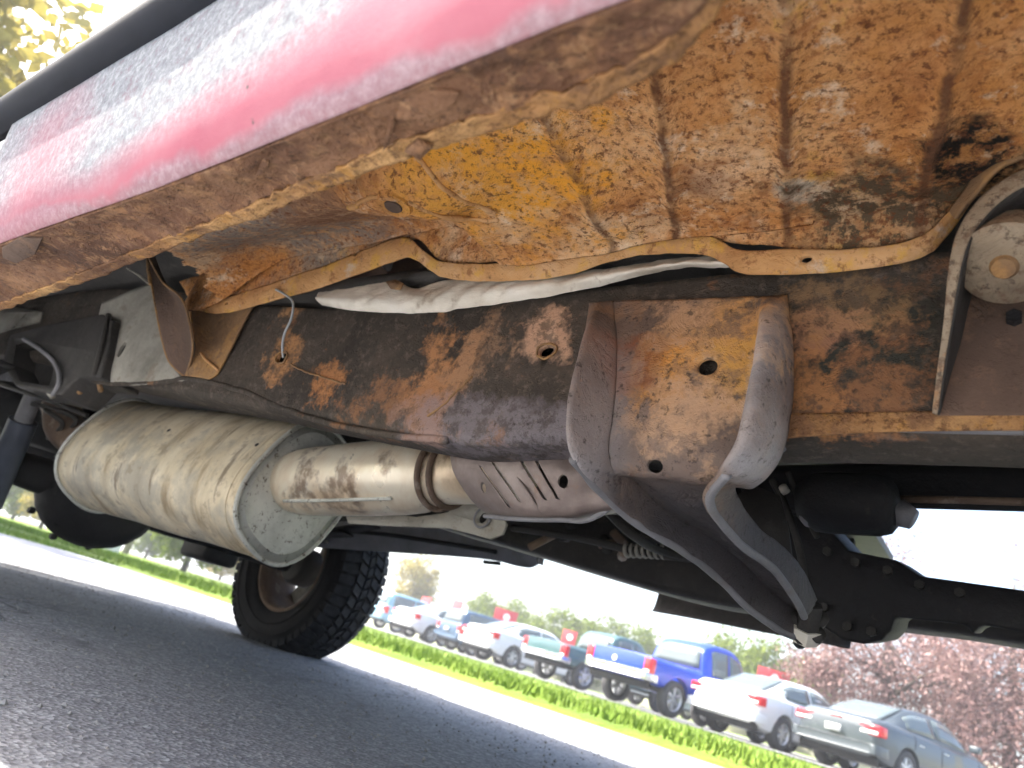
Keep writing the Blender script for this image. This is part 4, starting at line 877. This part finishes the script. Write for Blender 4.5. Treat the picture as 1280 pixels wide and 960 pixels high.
    raw('rear_bumper', *loft([[(xr-.06, y*.7, bz+z) for y, z in ((-1, 0), (1, 0), (1, .14), (-1, .14))], [(xr-.05, y*(hw-.02), bz-.02+z) for y, z in ((-1, 0), (1, 0), (1, .17), (-1, .17))], [(xr+.3, y*(hw+.005), bz-.04+z) for y, z in ((-1, 0), (1, 0), (1, .17), (-1, .17))]], 8), MC['chrome'] if kind == 'pickup' else paint, rt, bevel=.015)
    raw('lower_valance', *boxv((xr+.08, -(hw-.12), bz-.2), (xr+.22, hw-.12, bz+.02)), MC['under'], rt)
    raw('underbody', *boxv((xr+.25, -(hw-.16), bz-.16), (-xr-.3, hw-.16, bz+.1)), MC['under'], rt)
    if plate: raw('number_plate', *boxv((xr-.075, -.16, bz+.03 if kind == 'pickup' else bz+.22), (xr-.062, .16, bz+.14 if kind == 'pickup' else bz+.34)), MC['plate'], rt)
    if badge: raw('badge', *tube([(xr-.02, .1, .9), (xr+.05, .1, .9)], .065, 20), MC['plate'], rt, auto=40)
    if kind == 'sedan': raw('boot_light', *boxv((xr+.0, -.12, .90), (xr+.12, .12, .925)), MC['tail'], rt)
    wr = K['wr']; first = None
    for x in K['wb']:
        for s in (-1, 1):
            if first is None:
                w = empty('wheel', rt); n = 36
                def la(nm, prof, mat): return raw(nm, *rings([[(rad*math.cos(2*math.pi*i/n), yy, rad*math.sin(2*math.pi*i/n)) for i in range(n)] for yy, rad in prof], caps=False), mat, w)
                la('tyre', [(-.11, wr*.64), (-.125, wr*.8), (-.11, wr*.95), (-.07, wr), (.07, wr), (.11, wr*.95), (.125, wr*.8), (.11, wr*.64), (-.11, wr*.64)], MC['tyre'])
                la('rim', [(.11, wr*.66), (.10, wr*.62), (.06, wr*.58), (-.02, wr*.56)], MC[wheelmat]); la('rim', [(-.11, wr*.66), (-.10, wr*.62), (-.06, wr*.58), (.02, wr*.56)], MC[wheelmat])
                for k in range(6):
                    a = k*math.pi/3; v, f = boxv((-.03, -.085, 0), (.03, .085, wr*.6)); v = [(x_*math.cos(a)+z_*math.sin(a), y_, -x_*math.sin(a)+z_*math.cos(a)) for x_, y_, z_ in v]; raw('spoke', v, f, MC[wheelmat], w, bevel=.01)
                raw('hub', *tube([(0, -.09, 0), (0, .09, 0)], wr*.2, 16), MC[wheelmat], w, auto=40); w.location = (x, s*(hw-.13), wr); first = w
            else:
                c = first.copy(); COL.objects.link(c); c.parent = rt; c.location = (x, s*(hw-.13), wr)
                for ch in [o for o in first.children]:
                    d = ch.copy(); COL.objects.link(d); d.parent = c
    a = math.radians(az); h = Vector((math.sin(a), math.cos(a), 0)); right = Vector((math.cos(a), -math.sin(a), 0))
    base = AZ(px, py, D)                              # right rear wheel stands here
    rt.location = base-h*K['wb'][0]*sc_-right*(hw-.13)*sc_+Vector((0, 0, .077)); rt.rotation_euler = (0, 0, math.pi/2-a); rt.scale = (sc_,)*3
    return rt
blue = carpaint('bright_blue_paint', (.006, .045, .44)); white = carpaint('white_paint', (.66, .68, .69)); silver = carpaint('pale_silver_paint', (.52, .55, .56))
teal = carpaint('dark_teal_paint', (.045, .11, .12)); navy = carpaint('slate_navy_paint', (.05, .10, .17)); grey = carpaint('charcoal_grey_paint', (.06, .075, .085)); lblue = carpaint('pale_blue_paint', (.22, .40, .50)); gsil = carpaint('blue_grey_silver_paint', (.30, .36, .40))
car('pickup_car', 'pickup', blue, 832, 909, 17.8, 56, 'bright blue pickup with a white round tailgate badge and chrome bumper', badge=True)
car('sedan_car', 'sedan', white, 970, 943, 17.6, 58, 'white sedan parked right of the blue pickup')
car('sedan_car', 'sedan', grey, 1125, 985, 16.8, 62, 'charcoal grey sedan partly hidden, rightmost of the parked row')
car('pickup_car', 'pickup', teal, 722, 872, 21.8, 57, 'dark teal pickup parked just left of the blue pickup', 'alloy', sc_=.95)
car('sedan_car', 'sedan', white, 632, 845, 26.0, 57, 'white sedan between the teal pickup and the navy car', sc_=1.06)
car('suv_car', 'suv', navy, 584, 831, 29.5, 57, 'slate navy car with red tail lights left of the middle white sedan', sc_=.92)
car('sedan_car', 'sedan', white, 532, 813, 31.5, 56, 'white sedan left of the slate navy car', sc_=1.08)
car('suv_car', 'suv', lblue, 490, 798, 36.0, 56, 'pale blue car at the left end of the row beside the far wheel')
car('suv_car', 'suv', gsil, 835, 885, 30.0, 60, 'blue-grey silver car parked behind the blue pickup', sc_=1.1)

# ------------------------------------------------------------------ red signs, fence, pole, box
MC['red'] = plain('red_sign_paint', (.55, .05, .06), .5, var=.08); MC['white'] = plain('white_sign_paint', (.8, .8, .78), .5, var=.05); MC['post'] = plain('galvanised_post', (.4, .41, .42), .45, .5)
MC['cream'] = plain('cream_vinyl', (.62, .58, .49), .6, var=.06, nscale=3)
def sign(px, py, D, w, h, az, label, spot=True):
    d = RW @ Vector(((px-640)/FPX, -(py-480)/FPX, -1)); zc = CAMH+D*d.z/math.hypot(d.x, d.y)
    rt = empty('red_sign'); tag(rt, label, 'sign', 'red signs behind the parked cars')
    raw('board', *boxv((-w/2, -.012, zc-h/2), (w/2, .012, zc+h/2)), MC['red'], rt, bevel=.004)
    if spot: raw('white_disc', *tube([(w*.05, -.013, zc+h*.12), (w*.05, -.019, zc+h*.12)], h*.19, 20), MC['white'], rt, auto=40)
    for s in (-1, 1): raw('post', *tube([(s*w*.32, .03, 0), (s*w*.32, .03, zc+h*.4)], .018, 8), MC['post'], rt)
    rt.location = AZ(px, py, D); rt.rotation_euler = (0, 0, -math.radians(az))
sign(631, 774, 34.0, 1.06, .82, 8, 'red sign with a white disc above the middle white sedan')
sign(570, 763, 37.0, .95, .95, 62, 'narrow edge-on red sign above the slate navy car', False)
sign(531, 757, 39.0, .9, .85, 58, 'small edge-on red sign above the left white sedan', False)
sign(711, 799, 31.0, .62, .68, 30, 'small red sign over the tailgate of the teal pickup')
sign(966, 850, 25.0, .94, .60, 18, 'red sign with a white disc behind the front white sedan by the blossom tree')
fe = empty('pale_fence'); tag(fe, 'low cream panel fence running behind the parked cars', 'fence')
fl0, fl1 = LOT(-24, 24, 0), LOT(54, 24, 0); nP = 22; dirf = (fl1-fl0).normalized(); wP = (fl1-fl0).length/nP
me0 = None
for k in range(nP):
    if me0 is None:
        pl_ = raw('panel', *boxv((.06, -.02, .08), (wP-.06, .02, 1.85)), MC['cream'], fe, bevel=.01); po = raw('fence_post', *boxv((-.06, -.06, 0), (.06, .06, 2.0)), MC['cream'], fe, bevel=.01); me0 = (pl_, po)
    else:
        pl_ = me0[0].copy(); po = me0[1].copy()
        for o in (pl_, po): COL.objects.link(o); o.parent = fe
    for o in (pl_, po): o.location = (wP*k, 0, 0)
fe.location = fl0; fe.rotation_euler = (0, 0, math.atan2(dirf.y, dirf.x))
up_ = empty('utility_pole'); tag(up_, 'thin grey utility pole among the bushes left of the far wheel', 'pole')
MC['wood'] = plain('weathered_pole_wood', (.16, .14, .12), .85)
raw('shaft', *tube([(0, 0, 0), (0, 0, 8.5)], [.14, .09], 12), MC['wood'], up_); raw('crossarm', *boxv((-1.1, -.06, 7.6), (1.1, .06, 7.74)), MC['wood'], up_); raw('guy_wire', *tube([(0, 0, 5.5), (2.6, .5, 0)], .02, 6), MC['wood'], up_)
up_.location = AZ(157, 690, 34)
ub_ = empty('utility_box'); tag(ub_, 'small white utility box standing on the grass at left', 'utility box')
raw('cabinet', *boxv((-.35, -.25, 0), (.35, .25, .62)), MC['white'], ub_, bevel=.02); raw('lid', *boxv((-.38, -.28, .621), (.38, .28, .68)), MC['white'], ub_, bevel=.02); ub_.location = AZ(124, 700, 24); ub_.rotation_euler = (0, 0, .6)

# ------------------------------------------------------------------ trees
def leaf_mat(name, stops, tr=.35):
    b = NB(name); c = b.ramp(b.noise(2.3, 7, .75), stops)
    b.done(c, .6, 0, None, .25); tl = b.n.new('ShaderNodeBsdfTranslucent'); b.l.new(c, tl.inputs[0]); mx = b.n.new('ShaderNodeMixShader'); mx.inputs[0].default_value = tr
    b.l.new(b.b.outputs[0], mx.inputs[1]); b.l.new(tl.outputs[0], mx.inputs[2]); b.l.new(mx.outputs[0], b.n['Material Output'].inputs[0]); return b.m
ML = {'green': leaf_mat('fresh_green_leaf', [(.3, (.08, .13, .012)), (.55, (.16, .21, .02)), (.75, (.25, .28, .035))]),
      'yellow': leaf_mat('yellow_spring_leaf', [(.3, (.20, .17, .03)), (.55, (.32, .26, .06)), (.75, (.40, .34, .12))]),
      'pink': leaf_mat('dusky_pink_blossom', [(.28, (.09, .05, .045)), (.45, (.22, .125, .115)), (.6, (.38, .26, .24)), (.78, (.48, .39, .36))], .25)}
MC['bark'] = rusty('grey_brown_bark', [(.3, (.06, .05, .04)), (.7, (.14, .11, .09))], [(20, .5, .6, (.2, .17, .14), .4)])
def make_tree(name, h, cw, ch, nleaf, size, leaf, seed, trunk=.16, low=.25):
    random.seed(seed); rt = empty(name); parts = [tube(shake([(0, 0, 0), (.05, 0, h*.2), (0, .05, h*.45), (.02, 0, h*.8)], .06, .7, seed), [trunk, trunk*.8, trunk*.55, trunk*.15], 10)]
    ends = []
    for k in range(14):
        a = random.random()*6.28; z0 = h*random.uniform(low*.6, .6); rad = cw*random.uniform(.45, .95); z1 = h*random.uniform(low+.05, .97)
        rad *= math.sqrt(max(.08, 1-((z1/h-.55)/.55)**2)); e = Vector((math.cos(a)*rad, math.sin(a)*rad, z1)); ends.append(e)
        parts.append(tube([(0, 0, z0), (e.x*.45, e.y*.45, z0+(z1-z0)*.6), tuple(e)], [trunk*.35, trunk*.2, trunk*.06], 6))
    raw('trunk', *join(parts), MC['bark'], rt)
    cl = []
    for e in ends:
        for j in range(4): cl.append((e*random.uniform(.5, 1.02)+Vector((random.gauss(0, .12*cw), random.gauss(0, .12*cw), random.gauss(0, .06*h))), random.uniform(.12, .3)*cw))
    cl += [(Vector((random.gauss(0, .25*cw), random.gauss(0, .25*cw), h*random.uniform(low+.1, .95))), .25*cw) for _ in range(10)]
    V, F = [], []
    for k in range(nleaf):
        c, rad = random.choice(cl); v = Vector((random.gauss(0, 1), random.gauss(0, 1), random.gauss(0, .8))); p = c+v*rad*.55
        if p.z < h*low*.5: continue
        n = Vector((random.gauss(0, 1), random.gauss(0, 1), random.gauss(0, 1)+.6)).normalized(); t = n.orthogonal().normalized(); q = n.cross(t); a = random.random()*6.28
        t, q = t*math.cos(a)+q*math.sin(a), q*math.cos(a)-t*math.sin(a); s = size*random.uniform(.6, 1.4); i = len(V)
        V += [p-t*s, p+q*s*.55, p+t*s, p-q*s*.55]; F.append((i, i+1, i+2, i+3))
    raw('crown', V, F, ML[leaf], rt, smooth=False, fix=False); return rt
def dup(t, place, s=1.0, rz=0.0):
    r_ = t.copy(); COL.objects.link(r_)
    for c in t.children:
        d = c.copy(); COL.objects.link(d); d.parent = r_
    r_.location = place; r_.scale = (s,)*3; r_.rotation_euler = (0, 0, rz); return r_
t1 = make_tree('blossom_tree', 7.4, 3.7, 5, 30000, .055, 'pink', 11, .2, .12); t1.location = AZ(1105, 880, 25.5)
tag(t1, 'dusky pink blossom tree behind the grey sedan', 'tree')
t2 = dup(t1, AZ(1265, 900, 27.0), 1.1, 2.0); tag(t2, 'dusky pink blossom tree at the right edge of the picture', 'tree')
t3 = make_tree('spring_tree', 6.4, 2.6, 5, 9000, .11, 'yellow', 12, .18, .2); t3.location = AZ(512, 760, 58); tag(t3, 'yellow spring tree just right of the far wheel', 'tree')
t4 = make_tree('green_tree', 5.2, 2.6, 4, 9000, .11, 'green', 13, .17, .15); t4.location = AZ(905, 860, 42); tag(t4, 'fresh green tree right of centre behind the white sedan', 'tree')
t5 = dup(t4, AZ(985, 880, 40), 1.0, 1.3); tag(t5, 'fresh green tree touching the blossom tree', 'tree')
t6 = dup(t3, AZ(-10, 70, 16), 1.62, .6); tag(t6, 'tall yellow tree in the top left corner above the black moulding', 'tree')
t7 = dup(t4, AZ(235, 700, 27), .66, 2.2); tag(t7, 'fresh green bush tree under the muffler left of the far wheel', 'tree')
t8 = dup(t3, AZ(60, 640, 36), .5, 3.0); tag(t8, 'yellow bush tree at the left edge below the muffler', 'tree')
t9 = dup(t4, AZ(20, 640, 44), .6, .3); tag(t9, 'fresh green bush tree behind the yellow bush at the left edge', 'tree')
ORD = ('first', 'second', 'third', 'fourth', 'fifth', 'sixth', 'seventh', 'eighth')
random.seed(21)
for px_ in list(range(600, 872, 34)):
    tt = dup(t4, AZ(px_+random.uniform(-10, 10), HY+SLOPE*(px_-640), random.uniform(50, 58)), random.uniform(.78, 1.0), random.random()*6); tag(tt, 'distant green tree on the horizon, %s from the left of the far row' % ORD[(px_-600)//34], 'tree', 'distant trees on the horizon')
for px_, src, lb in ((182, t4, 'low green bush just right of the utility pole'), (275, t3, 'low yellow bush just left of the far wheel')):
    tag(dup(src, AZ(px_, HY+SLOPE*(px_-640), 45), .52, px_*.1), lb, 'bush', 'bushes left of the far wheel')

# ------------------------------------------------------------------ added volume that imitates lens glare over the background
hm = bpy.data.materials.new('glare_veil_volume'); hm.use_nodes = True; hm.node_tree.nodes.clear()
hv = hm.node_tree.nodes.new('ShaderNodeVolumePrincipled'); ho = hm.node_tree.nodes.new('ShaderNodeOutputMaterial'); hm.node_tree.links.new(hv.outputs[0], ho.inputs['Volume'])
hv.inputs['Color'].default_value = (.93, .96, 1, 1); hv.inputs['Density'].default_value = .0026; hv.inputs['Anisotropy'].default_value = .2
glare_veil = raw('glare_veil', *boxv((-610, -610, -1.03), (610, 610, 13)), hm, None, smooth=False); tag(glare_veil, 'added pale volume imitating lens glare over the road and parked cars', 'glare_veil', kind='stuff')
